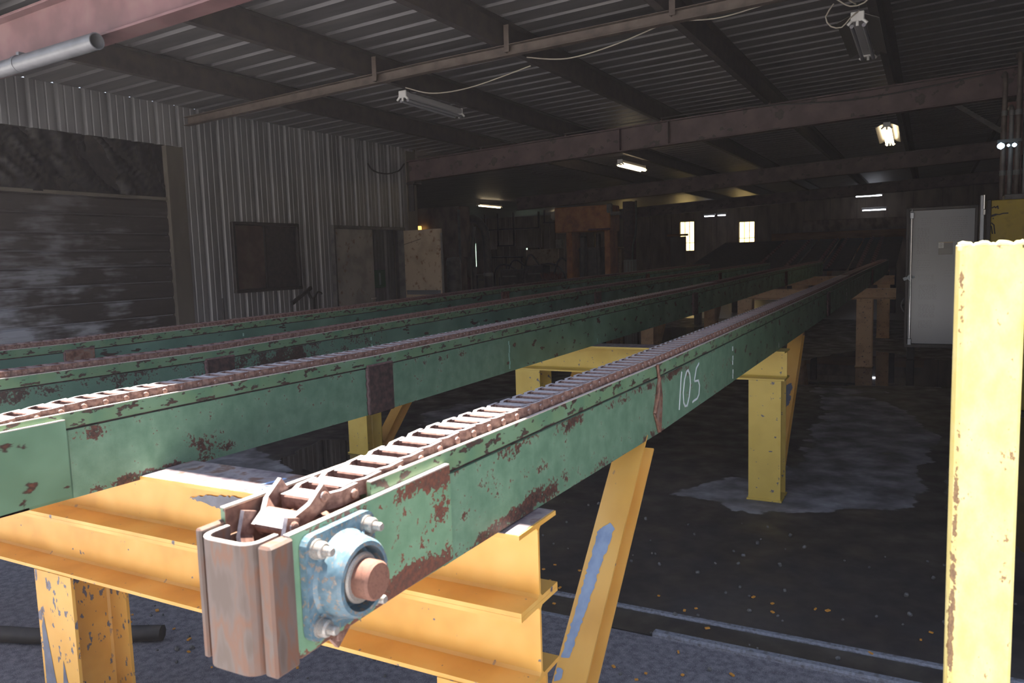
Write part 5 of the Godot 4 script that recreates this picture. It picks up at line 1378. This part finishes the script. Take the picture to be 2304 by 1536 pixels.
	mb.tube(pts, 0.014, 6)
	part("rim", mb, M.alu, o)
	mb = MB.new(); mb.bar(V(-0.35, 0.78, 12.4), V(-0.09, 0.78, 12.4), 0.02, 0.02); mb.bar(V(-0.22, 0.65, 12.4), V(-0.22, 0.91, 12.4), 0.02, 0.02, Vector3(1, 0, 0)); mb.box(V(-0.22, 0.4, 12.46), Vector3(0.1, 0.8, 0.1), 0.01); part("hub_stand", mb, M.dark, o)

func r_hoses() -> void:
	var r := RandomNumberGenerator.new(); r.seed = 41
	for i in 5:
		var x := -9.9 + i * 0.42
		var pts := [V(x, 0.75, 17.6), V(x + 0.08, 1.25 + 0.1 * (i % 2), 17.5), V(x + 0.25, 1.45 + 0.12 * (i % 3), 17.5), V(x + 0.5, 1.42, 17.55), V(x + 0.72, 1.2, 17.6), V(x + 0.8, 0.75, 17.6)]
		var cv := Curve3D.new()
		for k in pts.size():
			var tn: Vector3 = (pts[mini(k + 1, 5)] - pts[maxi(k - 1, 0)]) / 6.0
			cv.add_point(pts[k], -tn, tn)
		cv.bake_interval = 0.05
		var mb := MB.new(); mb.tube(Array(cv.get_baked_points()), 0.025, 7)
		lone("hose", mb, M.dark, ["first arched hose at the left of the machine bed", "second arched hose, in front of the bed rail", "third arched hose at the middle of the machine bed", "fourth arched hose near the tan panel", "fifth arched hose over the black gearbox"][i], "hose", "hoses on the machine bed")

func setup_view() -> void:
	var cam := Camera3D.new()
	cam.name = "camera"
	var bs := Basis(Vector3(0.88228065, -0.03006889, -0.46976241), Vector3(-0.02302806, 0.99400575, -0.10687502), Vector3(0.47016015, 0.10511148, 0.87629961))
	cam.transform = Transform3D(bs.orthonormalized(), Vector3(0, 1.6, 0))
	cam.fov = rad_to_deg(2.0 * atan(768.0 / 1757.0))
	cam.near = 0.05; cam.far = 300.0
	var at := CameraAttributesPhysical.new()
	at.frustum_focal_length = 12.0 * 1757.0 / 768.0
	at.frustum_focus_distance = 4.2
	at.exposure_aperture = 8.5
	at.frustum_near = 0.05; at.frustum_far = 300.0
	cam.attributes = at
	add_child(cam)
	cam.current = true
	var env := Environment.new()
	env.background_mode = Environment.BG_SKY
	var sm := ProceduralSkyMaterial.new()
	sm.sky_top_color = Color(0.70, 0.78, 0.91); sm.sky_horizon_color = Color(0.93, 0.95, 0.98)
	sm.sky_curve = 0.12
	sm.ground_horizon_color = Color(0.6, 0.58, 0.55); sm.ground_bottom_color = Color(0.4, 0.38, 0.36)
	sm.sun_angle_max = 1.0
	sm.sky_energy_multiplier = SKY
	env.sky = Sky.new(); env.sky.sky_material = sm
	env.tonemap_mode = Environment.TONE_MAPPER_LINEAR
	env.tonemap_exposure = EXPOSURE
	env.fog_enabled = true; env.fog_density = HAZE; env.fog_light_color = Color(1.0, 0.96, 0.98)
	env.sdfgi_enabled = true; env.ssao_enabled = true; env.ssil_enabled = true
	var we := WorldEnvironment.new(); we.name = "environment"; we.environment = env
	add_child(we)
	var sun := DirectionalLight3D.new()
	sun.name = "sun"
	sun.light_color = Color(1.0, 0.97, 0.92); sun.light_energy = SUN
	sun.light_angular_distance = 0.6
	sun.shadow_enabled = true
	add_child(sun)
	# high sun, a little in from behind the building: the roof edge shades the deck from 1.6 m on
	sun.look_at_from_position(Vector3.ZERO, Vector3(0.05, -1.0, 0.34), Vector3(0, 0, -1))

const SKY := 1.0
const HAZE := 0.0022
const SUN := 6.5
const EXPOSURE := 1.7

func _ready() -> void:
	setup_view()
	make_materials()
	M.siding = mottled(62, [C("57493c"), C("64564a"), C("6d6050")], 0.6, 2.0, 0.008, Vector3(1, 0.3, 1))
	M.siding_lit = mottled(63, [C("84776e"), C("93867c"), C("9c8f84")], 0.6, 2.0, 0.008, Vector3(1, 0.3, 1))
	build_shell()
	build_steel()
	build_deck()
	build_items()
